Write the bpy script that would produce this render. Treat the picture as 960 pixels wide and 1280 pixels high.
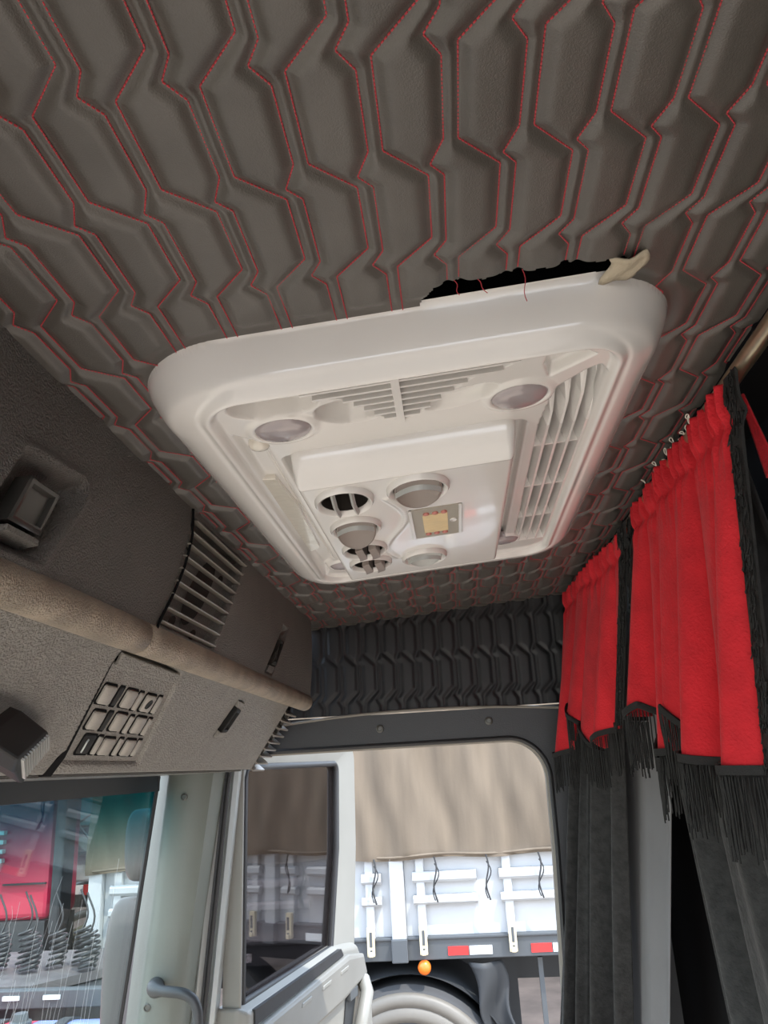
import bpy, math, random
import numpy as np
from mathutils import Vector, Matrix

random.seed(7)
rng = np.random.default_rng(7)
for o in list(bpy.data.objects):
    bpy.data.objects.remove(o)
S = bpy.context.scene
COL = S.collection
pi = math.pi

# ------------------------------------------------------------------ camera, sky, sun, exposure
cam_d = bpy.data.cameras.new('camera')
cam = bpy.data.objects.new('camera', cam_d)
COL.objects.link(cam)
right = Vector((0.9942, 0.0936, -0.0521))
down = Vector((-0.0789, 0.3104, -0.9473))
fwd = Vector((-0.0725, 0.9460, 0.3160))
cam.matrix_world = Matrix(((right.x, -down.x, -fwd.x, 0.0),
                           (right.y, -down.y, -fwd.y, 0.0),
                           (right.z, -down.z, -fwd.z, 2.75),
                           (0, 0, 0, 1)))
cam_d.sensor_fit = 'HORIZONTAL'
cam_d.sensor_width = 36.0
cam_d.lens = 36.0
cam_d.clip_start = 0.02
S.camera = cam

w = bpy.data.worlds.new('sky')
S.world = w
w.use_nodes = True
wn, wl = w.node_tree.nodes, w.node_tree.links
bg = wn['Background']
tc = wn.new('ShaderNodeTexCoord')
sx = wn.new('ShaderNodeSeparateXYZ')
wl.new(tc.outputs['Generated'], sx.inputs[0])
cr = wn.new('ShaderNodeValToRGB')
cr.color_ramp.elements[0].position = 0.0
cr.color_ramp.elements[0].color = (0.90, 0.95, 1.02, 1)
cr.color_ramp.elements[1].position = 0.6
cr.color_ramp.elements[1].color = (0.62, 0.78, 1.0, 1)
wl.new(sx.outputs['Z'], cr.inputs[0])
wl.new(cr.outputs[0], bg.inputs['Color'])
bg.inputs['Strength'].default_value = 2.75

sun_d = bpy.data.lights.new('sun', 'SUN')
sun_d.energy = 3.0
sun_d.angle = math.radians(0.6)
sun_d.color = (1.0, 0.95, 0.86)
sun = bpy.data.objects.new('sun', sun_d)
COL.objects.link(sun)
sun.location = (-3, -5, 9)
sun.rotation_euler = Vector((-0.38, 0.36, -0.85)).to_track_quat('-Z', 'Y').to_euler()

S.view_settings.view_transform = 'Standard'
S.view_settings.look = 'None'
S.view_settings.gamma = 1.0
S.view_settings.use_curve_mapping = False
S.view_settings.exposure = 0.85

# ------------------------------------------------------------------ materials
def mat(name, col, rough=0.5, metal=0.0, var=0.0, vscale=8.0, bump=0.0, bscale=200.0, coat=0.0, spec=0.5,
        sheen=0.0, emit=None, col2=None, bdist=.002):
    m = bpy.data.materials.new(name)
    m.use_nodes = True
    n, l = m.node_tree.nodes, m.node_tree.links
    b = n['Principled BSDF']
    b.inputs['Base Color'].default_value = (*col, 1)
    b.inputs['Roughness'].default_value = rough
    b.inputs['Metallic'].default_value = metal
    b.inputs['Coat Weight'].default_value = coat
    b.inputs['Specular IOR Level'].default_value = spec
    b.inputs['Sheen Weight'].default_value = sheen
    if emit:
        b.inputs['Emission Color'].default_value = (*emit, 1)
        b.inputs['Emission Strength'].default_value = 1.0
    g = n.new('ShaderNodeTexCoord')
    if var > 0 or col2:
        t = n.new('ShaderNodeTexNoise')
        t.inputs['Scale'].default_value = vscale
        t.inputs['Detail'].default_value = 4
        l.new(g.outputs['Object'], t.inputs['Vector'])
        r = n.new('ShaderNodeValToRGB')
        c2 = col2 if col2 else tuple(c * (1 + var) for c in col)
        c1 = col if col2 else tuple(c * (1 - var) for c in col)
        r.color_ramp.elements[0].position = 0.35
        r.color_ramp.elements[0].color = (*c1, 1)
        r.color_ramp.elements[1].position = 0.65
        r.color_ramp.elements[1].color = (*c2, 1)
        l.new(t.outputs[0], r.inputs[0])
        l.new(r.outputs[0], b.inputs['Base Color'])
    if bump > 0:
        t = n.new('ShaderNodeTexNoise')
        t.inputs['Scale'].default_value = bscale
        t.inputs['Detail'].default_value = 3
        l.new(g.outputs['Object'], t.inputs['Vector'])
        u = n.new('ShaderNodeBump')
        u.inputs['Strength'].default_value = bump
        u.inputs['Distance'].default_value = bdist
        l.new(t.outputs[0], u.inputs['Height'])
        l.new(u.outputs[0], b.inputs['Normal'])
    return m

def glass_mat(name, tint, reflect, band=None):
    """thin pane: coloured see-through + Fresnel gloss; band = (z_low, z_high, colour) shade strip dyed into the pane"""
    m = bpy.data.materials.new(name)
    m.use_nodes = True
    n, l = m.node_tree.nodes, m.node_tree.links
    n.clear()
    out = n.new('ShaderNodeOutputMaterial')
    tr = n.new('ShaderNodeBsdfTransparent')
    tr.inputs[0].default_value = (*tint, 1)
    gl = n.new('ShaderNodeBsdfGlossy')
    gl.inputs['Roughness'].default_value = 0.015
    lw = n.new('ShaderNodeLayerWeight')
    lw.inputs[0].default_value = 0.5
    pw = n.new('ShaderNodeMath'); pw.operation = 'POWER'; pw.inputs[1].default_value = 5.0
    l.new(lw.outputs['Facing'], pw.inputs[0])
    fr = n.new('ShaderNodeMapRange')
    fr.inputs['To Min'].default_value = reflect
    fr.inputs['To Max'].default_value = 0.9
    l.new(pw.outputs[0], fr.inputs[0])
    mx = n.new('ShaderNodeMixShader')
    l.new(fr.outputs[0], mx.inputs[0])
    l.new(tr.outputs[0], mx.inputs[1])
    l.new(gl.outputs[0], mx.inputs[2])
    l.new(mx.outputs[0], out.inputs[0])
    if band:
        g = n.new('ShaderNodeNewGeometry')
        s = n.new('ShaderNodeSeparateXYZ')
        l.new(g.outputs['Position'], s.inputs[0])
        mr = n.new('ShaderNodeMapRange')
        mr.inputs['From Min'].default_value = band[0]
        mr.inputs['From Max'].default_value = band[1]
        l.new(s.outputs['Z'], mr.inputs[0])
        r = n.new('ShaderNodeValToRGB')
        r.color_ramp.elements[0].color = (*tint, 1)
        r.color_ramp.elements[1].color = (*band[2], 1)
        l.new(mr.outputs[0], r.inputs[0])
        l.new(r.outputs[0], tr.inputs[0])
    return m

M = {}
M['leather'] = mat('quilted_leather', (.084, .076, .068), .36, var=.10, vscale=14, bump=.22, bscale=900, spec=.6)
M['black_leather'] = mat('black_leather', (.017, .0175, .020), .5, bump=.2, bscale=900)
M['red_thread'] = mat('red_thread', (.48, .06, .075), .7, spec=.2)
M['white_thread'] = mat('white_thread', (.7, .66, .58), .8)
M['white_abs'] = mat('white_plastic', (.72, .70, .68), .13, var=.035, vscale=5, coat=.35)
M['grey_abs'] = mat('grey_plastic', (.25, .21, .19), .4)
M['light_grey_abs'] = mat('light_grey_plastic', (.42, .43, .42), .35)
M['dark_hole'] = mat('dark_cavity', (.02, .015, .012), .8)
M['lens'] = mat('lamp_lens', (.34, .30, .31), .12, coat=.5)
M['clear'] = mat('clear_cover', (.66, .62, .55), .08, coat=1.0, bump=.6, bscale=45)
M['panel_metal'] = mat('control_panel', (.40, .36, .29), .35, metal=.3)
M['lcd'] = mat('lcd', (.72, .55, .28), .3, var=.06, vscale=60)
M['button'] = mat('red_button', (.52, .20, .17), .5)
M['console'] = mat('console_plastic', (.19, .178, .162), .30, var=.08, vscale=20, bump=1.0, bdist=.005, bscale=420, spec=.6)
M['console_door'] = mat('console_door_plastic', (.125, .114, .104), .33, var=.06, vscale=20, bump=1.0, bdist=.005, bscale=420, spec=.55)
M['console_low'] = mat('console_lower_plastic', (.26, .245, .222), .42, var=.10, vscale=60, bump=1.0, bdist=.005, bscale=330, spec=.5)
M['roll'] = mat('roll_vinyl', (.33, .27, .205), .30, var=.2, vscale=30, bump=1.0, bdist=.004, bscale=420)
M['black'] = mat('black_plastic', (.008, .008, .008), .5, spec=.25)
M['black_matte'] = mat('black_matte', (.008, .008, .009), .9, spec=.1)
M['slat'] = mat('slat_plastic', (.24, .22, .19), .35)  # paler than the console: light caught on slat edges put into the colour
M['latch'] = mat('latch_plastic', (.05, .048, .044), .22, spec=.6)
M['blank'] = mat('switch_blank', (.36, .335, .30), .4, bump=.3, bscale=400)
M['velvet'] = mat('red_velvet', (.52, .018, .027), .8, var=.12, vscale=26, bump=.8, bscale=260, sheen=.06, spec=.2)
M['fringe'] = mat('black_fringe', (.018, .018, .018), .7, bump=.4, bscale=600, spec=.3)
M['plush'] = mat('black_plush', (.030, .030, .030), .8, var=.25, vscale=60, bump=.7, bscale=160, sheen=.08, spec=.2)
M['grey_cloth'] = mat('grey_cloth', (.125, .125, .13), .7, var=.06, vscale=6, sheen=.15)
M['brass'] = mat('old_brass_rod', (.62, .52, .36), .28, metal=.95, var=.15, vscale=30)
M['wall_trim'] = mat('wall_trim', (.042, .044, .048), .45, bump=.2, bscale=300)
M['welt'] = mat('welt', (.23, .21, .18), .4)
M['pillar'] = mat('pillar_plastic', (.155, .168, .148), .45, var=.05, vscale=8, bump=.15, bscale=250)
M['rubber'] = mat('rubber', (.025, .025, .027), .5)
M['silver'] = mat('painted_silver', (.50, .53, .53), .3, metal=.35)
M['screw'] = mat('screw', (.12, .12, .11), .4, metal=.5)
M['door_paint'] = mat('door_paint', (.24, .235, .215), .4, var=.04, vscale=5)
M['sill'] = mat('door_sill_grey', (.20, .195, .18), .5, var=.05, vscale=8)
M['tarp'] = mat('tarp_canvas', (.112, .086, .061), .8, vscale=1.0, bump=.3, bscale=60, col2=(.155, .120, .086))
_t = M['tarp'].node_tree
_n = [q for q in _t.nodes if q.type == 'TEX_NOISE' and q.inputs['Scale'].default_value == 1.0][0]
_mp = _t.nodes.new('ShaderNodeMapping'); _mp.inputs['Scale'].default_value = (9, 9, 1.3)
_tc = [q for q in _t.nodes if q.type == 'TEX_COORD'][0]
_t.links.new(_tc.outputs['Object'], _mp.inputs[0]); _t.links.new(_mp.outputs[0], _n.inputs['Vector'])
_n.inputs['Detail'].default_value = 7
M['white_paint'] = mat('white_paint', (.42, .43, .44), .45, var=.04, vscale=3)
M['rail'] = mat('grey_rail', (.07, .077, .084), .5)
M['dark_steel'] = mat('dark_steel', (.03, .032, .035), .6)
M['tyre'] = mat('tyre', (.05, .05, .052), .75, bump=.3, bscale=40)
M['rim'] = mat('rim', (.15, .135, .115), .5, var=.1, vscale=5)
M['red_refl'] = mat('red_reflector', (.75, .03, .03), .3)
M['white_refl'] = mat('white_reflector', (.75, .78, .8), .3)
M['orange'] = mat('orange_lens', (.85, .18, .02), .3)
M['red_paint'] = mat('red_truck_paint', (.42, .012, .05), .3, coat=.4)
M['cream'] = mat('cream_paint', (.60, .52, .36), .5, var=.1, vscale=4)
M['deck'] = mat('deck_plate', (.10, .088, .088), .6, var=.2, vscale=12)
M['tank_red'] = mat('tank_red', (.65, .07, .12), .25, coat=.3)
M['tank_blue'] = mat('tank_blue', (.22, .28, .55), .25, coat=.3)
M['mirror_shell'] = mat('mirror_shell', (.10, .088, .088), .45)
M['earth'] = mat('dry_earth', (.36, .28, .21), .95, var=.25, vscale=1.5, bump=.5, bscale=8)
M['bank'] = mat('brown_wall', (.10, .075, .065), .9, var=.3, vscale=2)  # brown darkened so the wall looks shaded although the sun reaches it
M['dark_earth'] = mat('dark_earth', (.085, .065, .055), .95, var=.3, vscale=2, bump=.5, bscale=8)  # same yard earth, darkened: trailer shade put into the colour
M['hose'] = mat('hose', (.03, .03, .032), .4)
M['foam'] = mat('torn_foam', (.42, .36, .27), .9, bump=.5, bscale=200)
M['scratch'] = mat('scratch', (.45, .46, .47), .6)
M['side_glass'] = glass_mat('smoked_door_glass', (.30, .27, .27), .10)
M['windscreen'] = glass_mat('windscreen_glass', (.88, .92, .90), .02, band=(2.56, 2.71, (.04, .30, .34)))

# ------------------------------------------------------------------ mesh helpers
OFF = {}
def off_of(parent):
    return OFF.get(parent.name, Vector((0, 0, 0))) if parent else Vector((0, 0, 0))

class MB:
    def __init__(s):
        s.v = []; s.f = []; s.n = 0; s.mi = []; s.cur = 0
    def add(s, v, f):
        v = np.asarray(v, float).reshape(-1, 3)
        s.v.append(v)
        for q in f:
            s.f.append(tuple(int(i) + s.n for i in q)); s.mi.append(s.cur)
        s.n += len(v)
    def box(s, c, d, ax=None):
        c = np.asarray(c, float); h = np.asarray(d, float) / 2
        ax = np.eye(3) if ax is None else np.asarray(ax, float)
        v = [c + ax[0] * h[0] * a + ax[1] * h[1] * b + ax[2] * h[2] * e for a in (-1, 1) for b in (-1, 1) for e in (-1, 1)]
        s.add(v, [(0, 1, 3, 2), (4, 6, 7, 5), (0, 4, 5, 1), (2, 3, 7, 6), (0, 2, 6, 4), (1, 5, 7, 3)])
    def loft(s, loops, cap0=True, cap1=True, closed=True):
        k = len(loops[0]); m = len(loops)
        v = np.concatenate([np.asarray(l, float) for l in loops])
        f = []
        kk = k if closed else k - 1
        for i in range(m - 1):
            for j in range(kk):
                a = i * k + j; b = i * k + (j + 1) % k
                f.append((a, b, b + k, a + k))
        if cap0: f.append(tuple(range(k - 1, -1, -1)))
        if cap1: f.append(tuple((m - 1) * k + j for j in range(k)))
        s.add(v, f)
    def prism(s, poly, e):
        """poly: list of 3D points, extruded by vector e"""
        p = np.asarray(poly, float)
        s.loft([p, p + np.asarray(e, float)])
    def tube(s, pts, r, n=8, caps=True):
        P = np.asarray(pts, float); k = len(P)
        R = np.full(k, r) if np.isscalar(r) else np.asarray(r, float)
        T = np.gradient(P, axis=0); T /= np.linalg.norm(T, axis=1)[:, None] + 1e-12
        up = np.array([0, 0, 1.0]) if abs(T[0][2]) < .9 else np.array([1.0, 0, 0])
        loops = []
        a = np.cross(T[0], up); a /= np.linalg.norm(a)
        for i in range(k):
            a = a - T[i] * (a @ T[i]); a /= np.linalg.norm(a) + 1e-12
            b = np.cross(T[i], a)
            loops.append([P[i] + R[i] * (math.cos(2 * pi * j / n) * a + math.sin(2 * pi * j / n) * b) for j in range(n)])
        s.loft(loops, caps, caps)
    def lathe(s, o, ex, ey, ez, prof, n=32, caps=False):
        """prof: (radius, height) along ez"""
        o, ex, ey, ez = (np.asarray(q, float) for q in (o, ex, ey, ez))
        loops = [[o + r * (math.cos(2 * pi * j / n) * ex + math.sin(2 * pi * j / n) * ey) + h * ez for j in range(n)] for r, h in prof]
        s.loft(loops, caps, caps)
    def grid(s, V):
        """V: array (a, b, 3)"""
        a, b = V.shape[:2]
        i = np.arange(a * b).reshape(a, b)
        f = np.stack([i[:-1, :-1], i[1:, :-1], i[1:, 1:], i[:-1, 1:]], -1).reshape(-1, 4)
        s.add(V.reshape(-1, 3), f)
    def build(s, name, m, parent=None, smooth=None, weld=False):
        V = np.concatenate(s.v)
        o3 = off_of(parent)
        V = V - np.array(o3)
        me = bpy.data.meshes.new(name)
        me.from_pydata(V.tolist(), [], s.f)
        ms = m if isinstance(m, (list, tuple)) else [m]
        for q in ms: me.materials.append(q)
        if len(ms) > 1: me.polygons.foreach_set('material_index', s.mi)
        me.update()
        if smooth is not None:
            me.polygons.foreach_set('use_smooth', [True] * len(me.polygons))
            if smooth < 180:
                me.set_sharp_from_angle(angle=math.radians(smooth))
        o = bpy.data.objects.new(name, me)
        COL.objects.link(o)
        if parent:
            o.parent = parent
            OFF[o.name] = o3
        return o

def bevel(o, wd, seg=2):
    md = o.modifiers.new('bevel', 'BEVEL'); md.width = wd; md.segments = seg; md.limit_method = 'ANGLE'
    return o

def thing(name, label, cat, loc, group=None):
    o = bpy.data.objects.new(name, None)
    o.empty_display_size = .05
    COL.objects.link(o); o.location = loc
    OFF[o.name] = Vector(loc)
    o['label'] = label; o['category'] = cat
    if group: o['group'] = group
    return o

def tag(o, label, cat, group=None):
    o['label'] = label; o['category'] = cat
    if group: o['group'] = group
    return o

def structure(o, label=None):
    o['kind'] = 'structure'
    if label: o['label'] = label
    return o

def smin(a): return np.clip(a, 0, 1)
def sstep(e0, e1, x):
    t = np.clip((x - e0) / (e1 - e0), 0, 1); return t * t * (3 - 2 * t)
def sd_rrect(x, y, x0, x1, y0, y1, r):
    cx, cy, hx, hy = (x0 + x1) / 2, (y0 + y1) / 2, (x1 - x0) / 2, (y1 - y0) / 2
    qx = np.abs(x - cx) - hx + r; qy = np.abs(y - cy) - hy + r
    return np.hypot(np.maximum(qx, 0), np.maximum(qy, 0)) + np.minimum(np.maximum(qx, qy), 0) - r
def sd_poly(x, y, poly):
    p = np.asarray(poly, float); n = len(p)
    d = np.full(x.shape, 1e9); ins = np.zeros(x.shape, bool)
    for i in range(n):
        a, b = p[i], p[(i + 1) % n]
        e = b - a
        t = np.clip(((x - a[0]) * e[0] + (y - a[1]) * e[1]) / (e @ e), 0, 1)
        d = np.minimum(d, np.hypot(x - a[0] - t * e[0], y - a[1] - t * e[1]))
        c = (a[1] > y) != (b[1] > y)
        with np.errstate(divide='ignore', invalid='ignore'):
            xi = (b[0] - a[0]) * (y - a[1]) / (b[1] - a[1]) + a[0] if b[1] != a[1] else np.full(y.shape, -1e9)
        ins ^= c & (x < xi)
    return np.where(ins, -d, d)
def sd_ell(x, y, cx, cy, rx, ry):
    k = np.hypot((x - cx) / rx, (y - cy) / ry)
    return (k - 1) * min(rx, ry)

# ------------------------------------------------------------------ quilting pattern
PX, PT = .0515, .203
SEGP = [(.0322, .3437), (.0322, .418), (.0623, .4478), (.0623, .5166), (.0322, .5467)]
SEGQ = [(.0222, .3515), (.0222, .4166), (.0123, .438), (.0222, .450), (.0222, .523), (.0120, .539), (.0222, .5545)]
def seam_segments():
    out = []
    for L in (SEGP, SEGQ):
        for a, b in zip(L[:-1], L[1:]): out.append((a, b))
    return out
SEGS = seam_segments()
def tile_distance(x, y):
    nx, ny = 104, 407
    gx, gy = np.meshgrid(np.linspace(0, PX, nx), np.linspace(0, PT, ny), indexing='ij')
    D = np.full(gx.shape, 1e9)
    for (a, b) in SEGS:
        a = np.array(a); b = np.array(b); e = b - a
        for i in (-2, -1, 0, 1, 2):
            for j in (-3, -2, -1, 0, 1):
                ax, ay = a[0] + i * PX, a[1] + j * PT
                t = np.clip(((gx - ax) * e[0] + (gy - ay) * e[1]) / (e @ e), 0, 1)
                D = np.minimum(D, np.hypot(gx - ax - t * e[0], gy - ay - t * e[1]))
    u = np.mod(x, PX) / PX * (nx - 1); v = np.mod(y, PT) / PT * (ny - 1)
    i = np.clip(u.astype(int), 0, nx - 2); j = np.clip(v.astype(int), 0, ny - 2)
    fu, fv = u - i, v - j
    return (D[i, j] * (1 - fu) * (1 - fv) + D[i + 1, j] * fu * (1 - fv) + D[i, j + 1] * (1 - fu) * fv + D[i + 1, j + 1] * fu * fv)

def stitch_mesh(to3, x0, x1, y0, y1, pitch, length, wd, th, skip=None):
    """dashes of thread along every seam; to3(x, y, d) -> point"""
    mb = MB(); pts = []
    for (a, b) in SEGS:
        a = np.array(a); b = np.array(b); L = np.linalg.norm(b - a); t = (b - a) / L
        k = max(1, int(round(L / pitch)))
        for i in range(-12, 12):
            for j in range(-4, 12):
                o = np.array([i * PX, j * PT])
                if a[0] + o[0] < x0 - .03 or a[0] + o[0] > x1 + .03 or a[1] + o[1] > y1 + .1 or b[1] + o[1] < y0 - .1: continue
                for q in range(k):
                    c = a + o + t * (L * (q + .5) / k)
                    if x0 < c[0] < x1 and y0 < c[1] < y1 and not (skip and skip(c[0], c[1])): pts.append((c, t))
    C2 = np.array([p[0] for p in pts]); T = np.array([p[1] for p in pts]); N = np.stack([-T[:, 1], T[:, 0]], 1)
    vs = []
    for (s, n, d) in ((-1, -1, 0), (1, -1, 0), (1, 1, 0), (-1, 1, 0), (-.75, -.5, 1), (.75, -.5, 1), (.75, .5, 1), (-.75, .5, 1)):
        q = C2 + T * (s * length / 2) + N * (n * wd / 2)
        vs.append(to3(q[:, 0], q[:, 1], np.full(len(q), d * th)))
    V = np.stack(vs, 1).reshape(-1, 3)
    base = np.arange(len(C2))[:, None] * 8
    F = np.concatenate([base + np.array(f)[None] for f in ((4, 5, 6, 7), (0, 1, 5, 4), (1, 2, 6, 5), (2, 3, 7, 6), (3, 0, 4, 7))])
    mb.add(V, F)
    return mb

# ceiling plane: rises gently towards the bunk
def cz(x): return 3.15 + .075 * x
def CP(x, y, d): return np.stack([x, y, cz(x) - d], -1)

HOLE = [(-.004, .605), (-.001, .598), (.009, .5775), (.037, .576), (.079, .577), (.121, .577), (.165, .579), (.178, .584), (.183, .60), (.180, .66), (-.004, .66)]

# ------------------------------------------------------------------ structure: ceiling
ys = [-.06]
while ys[-1] < 2.085: ys.append(ys[-1] + (.004 if ys[-1] < .26 else .0014 + .0016 * max(0, ys[-1] - .28)))
ys = np.array(ys); xs = np.arange(-.385, .3461, .0018)
gx, gy = np.meshgrid(xs, ys, indexing='ij')
dist = tile_distance(gx, gy)
dep = .0047 * (1 - np.exp(-(dist / .0060) ** 2)) + .0009 * np.sin(gx * 41 + 1.3 * np.sin(gy * 23)) * np.sin(gy * 37)
dep *= sstep(.0, .016, sd_rrect(gx, gy, -.288, .241, .603, 1.45, .094))
Vc = CP(gx, gy, dep)
sdh = sd_poly(gx, gy + .0006 * np.sin(gx * 310 + 1), HOLE)
idx = np.arange(gx.size).reshape(gx.shape)
quad = np.stack([idx[:-1, :-1], idx[:-1, 1:], idx[1:, 1:], idx[1:, :-1]], -1).reshape(-1, 4)
keep = (sdh[:-1, :-1] > 0).reshape(-1)
mb = MB(); mb.add(Vc.reshape(-1, 3), quad[keep])
for (a, b, y0, y1) in ((-.385, .346, -.75, -.06),):
    mb.add([(a, y0, cz(a)), (b, y0, cz(b)), (b, y1, cz(b)), (a, y1, cz(a))], [(0, 3, 2, 1)])
ceiling = structure(mb.build('ceiling', M['leather'], smooth=180), 'grey brown quilted leather cab ceiling with red stitching')
def skip(x, y):
    if -.24 < x < .20 and .64 < y < 1.36: return True
    return bool(sd_poly(np.array([x]), np.array([y]), HOLE)[0] < .001)
st = stitch_mesh(lambda x, y, d: CP(x, y, d + .0003), -.36, .345, .24, 2.07, .0031, .0023, .0011, .0009, skip)
st.build('stitching', M['red_thread'], ceiling)['label'] = 'red stitching along the quilted seams'
mb = MB()
mb.add([(-.03, .55, cz(-.03) + .004), (.21, .55, cz(.21) + .004), (.21, .55, cz(.21) + .07), (-.03, .55, cz(-.03) + .07),
        (-.03, .68, cz(-.03) + .004), (.21, .68, cz(.21) + .004), (.21, .68, cz(.21) + .07), (-.03, .68, cz(-.03) + .07)],
       [(0, 1, 2, 3), (4, 7, 6, 5), (3, 2, 6, 7), (0, 3, 7, 4), (1, 5, 6, 2)])
mb.tube([(-.02, .585, cz(0) + .022), (.09, .588, cz(.09) + .02), (.2, .586, cz(.2) + .024)], .006, 8)
mb.build('cut_out', M['black_matte'], ceiling)['label'] = 'dark hole cut in the ceiling leather'
# torn foam flap at the end of the cut
mb = MB()
fl = np.zeros((9, 7, 3))
for i in range(9):
    for j in range(7):
        a, b = i / 8, j / 6
        x = .163 + .032 * a + .004 * math.sin(5 * b); y = .579 + .034 * b - .004 * a
        fl[i, j] = (x, y, cz(x) - .004 - .004 * math.sin(pi * a) * (1 - .5 * b) + .0015 * math.sin(9 * a + 4 * b))
mb.grid(fl)
o = mb.build('torn_flap', M['foam'], ceiling, smooth=180); o['label'] = 'beige torn edge of lining at the cut'
so = o.modifiers.new('solid', 'SOLIDIFY'); so.thickness = .002
for (x, y, dx, ln) in ((.028, .577, .004, .016), (.046, .577, .010, .018), (.0875, .577, .001, .033)):
    mb = MB()
    mb.tube([(x + dx * t + .0015 * math.sin(6 * t), y - .001 * t, cz(x) - .002 - ln * t) for t in np.linspace(0, 1, 8)], .0004, 5)
    mb.build('loose_thread', M['red_thread'], ceiling)

# ------------------------------------------------------------------ structure: rear bulkhead behind the curtains (dark sleeper)
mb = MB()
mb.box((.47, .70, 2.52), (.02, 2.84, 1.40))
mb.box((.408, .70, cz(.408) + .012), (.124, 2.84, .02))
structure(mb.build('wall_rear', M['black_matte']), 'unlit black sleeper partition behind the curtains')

# ------------------------------------------------------------------ structure: side wall with door opening
YW = 2.08
zs = np.arange(2.887, 3.20, .0028); xw = np.arange(-.47, .47, .0026)
gx, gz = np.meshgrid(xw, zs, indexing='ij')
dist = tile_distance(gx + .008, 3.26 - gz)
bul = .0045 * (1 - np.exp(-(dist / .006) ** 2))
mb = MB(); V = np.stack([gx, YW - bul, gz], -1)
idx = np.arange(gx.size).reshape(gx.shape)
mb.add(V.reshape(-1, 3), np.stack([idx[:-1, :-1], idx[1:, :-1], idx[1:, 1:], idx[:-1, 1:]], -1).reshape(-1, 4))
# door surround below the quilting
def opening(n=14):
    p = [(-.70, 1.80), (-.607, 2.72)]
    for k in range(n + 1):
        a = pi - pi / 2 * k / n; p.append((-.552 + .05 * math.cos(a), 2.755 + .05 * math.sin(a)))
    for k in range(n + 1):
        a = pi / 2 - pi / 2 * k / n; p.append((.125 + .10 * math.cos(a), 2.707 + .10 * math.sin(a)))
    p += [(.222, 2.55), (.205, 2.2), (.20, 1.80)]
    return p
OP = opening()
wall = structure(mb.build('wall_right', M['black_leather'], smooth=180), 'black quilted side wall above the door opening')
mb = MB()
poly = [(-.80, 1.80)] + OP + [(.47, 1.80), (.47, 2.884), (-.80, 2.884)]
mb.prism([(x, YW - .004, z) for x, z in poly], (0, .055, 0))
surround = mb.build('door_surround', M['wall_trim'], wall)
surround['label'] = 'dark plastic surround of the door opening'
mb = MB(); mb.tube([(x, YW - .004, z) for x, z in OP], .006, 8)
mb.build('opening_seal', M['rubber'], wall)
mb = MB(); mb.tube([(x, YW + .055, z) for x, z in OP], .009, 8)
mb.build('opening_seal', M['welt'], wall)
mb = MB()
mb.tube([(x, YW - .006, 2.8905 - .017 * ((x + .10) / .36) ** 2 + .006 * (x + .1)) for x in np.linspace(-.47, .285, 30)], .0035, 8)
mb.build('welt', M['welt'], wall)['label'] = 'pale piping along the lower edge of the quilting'
mb = MB(); mb.box((.279, YW - .004, 2.50), (.003, .004, .77)); mb.build('panel_joint', M['rubber'], wall)
for sx_, sz_ in ((-.2008, 2.848), (.083, 2.852)):
    mb = MB(); mb.lathe((sx_, YW - .004, sz_), (1, 0, 0), (0, 0, 1), (0, -1, 0), [(.0105, 0), (.0095, .003), (.006, .004), (.005, .0025), (.0005, .0025)], 20)
    mb.build('screw', M['screw'], wall, smooth=40)

# ------------------------------------------------------------------ structure: A pillar
def lean(z): return -.075 * (2.76 - z) / .545
mb = MB()
prof = [(-.775, 2.01), (-.738, 1.995), (-.728, 1.978), (-.70, 1.968), (-.645, 1.975), (-.618, 1.99), (-.612, 2.03), (-.612, 2.076), (-.775, 2.076)]
loops = []
for z in np.linspace(2.77, 1.82, 14):
    k = lean(z); wdn = 1 - .16 * (2.76 - z) / .545
    loops.append([(-.612 + (x + .612) * wdn + k, y, z) for x, y in prof])
mb.loft(loops)
pillar = structure(mb.build('trim_1', M['pillar'], smooth=50), 'grey green plastic cover of the front pillar')
for px_, pz_ in ((-.685, 2.708), (-.758, 2.258)):
    mb = MB(); mb.lathe((px_, 1.969, pz_), (1, 0, 0), (0, 0, 1), (0, -1, 0), [(.0085, -.002), (.0085, .002), (.006, .003), (.005, .001), (.0005, .001)], 20)
    mb.build('screw', M['screw'], pillar, smooth=40)
# grab handle on the pillar
mb = MB()
hp = [(-.742, 1.99, 2.300), (-.735, 1.945, 2.300), (-.700, 1.915, 2.302), (-.650, 1.905, 2.300), (-.626, 1.905, 2.285), (-.617, 1.905, 2.262), (-.618, 1.905, 2.22), (-.628, 1.905, 2.10), (-.645, 1.905, 1.95), (-.652, 1.91, 1.90)]
P = np.array(hp); t = np.linspace(0, len(P) - 1, 60); Pi = np.stack([np.interp(t, range(len(P)), P[:, k]) for k in range(3)], 1)
for _ in range(8): Pi[1:-1] = .25 * Pi[:-2] + .5 * Pi[1:-1] + .25 * Pi[2:]
mb.tube(Pi, np.interp(np.linspace(0, 1, 60), [0, .12, .2, 1], [.020, .019, .0115, .0115]), 14)
mb.build('grab_handle', M['wall_trim'], pillar, smooth=50)['label'] = 'dark curved grab handle on the pillar'
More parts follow.
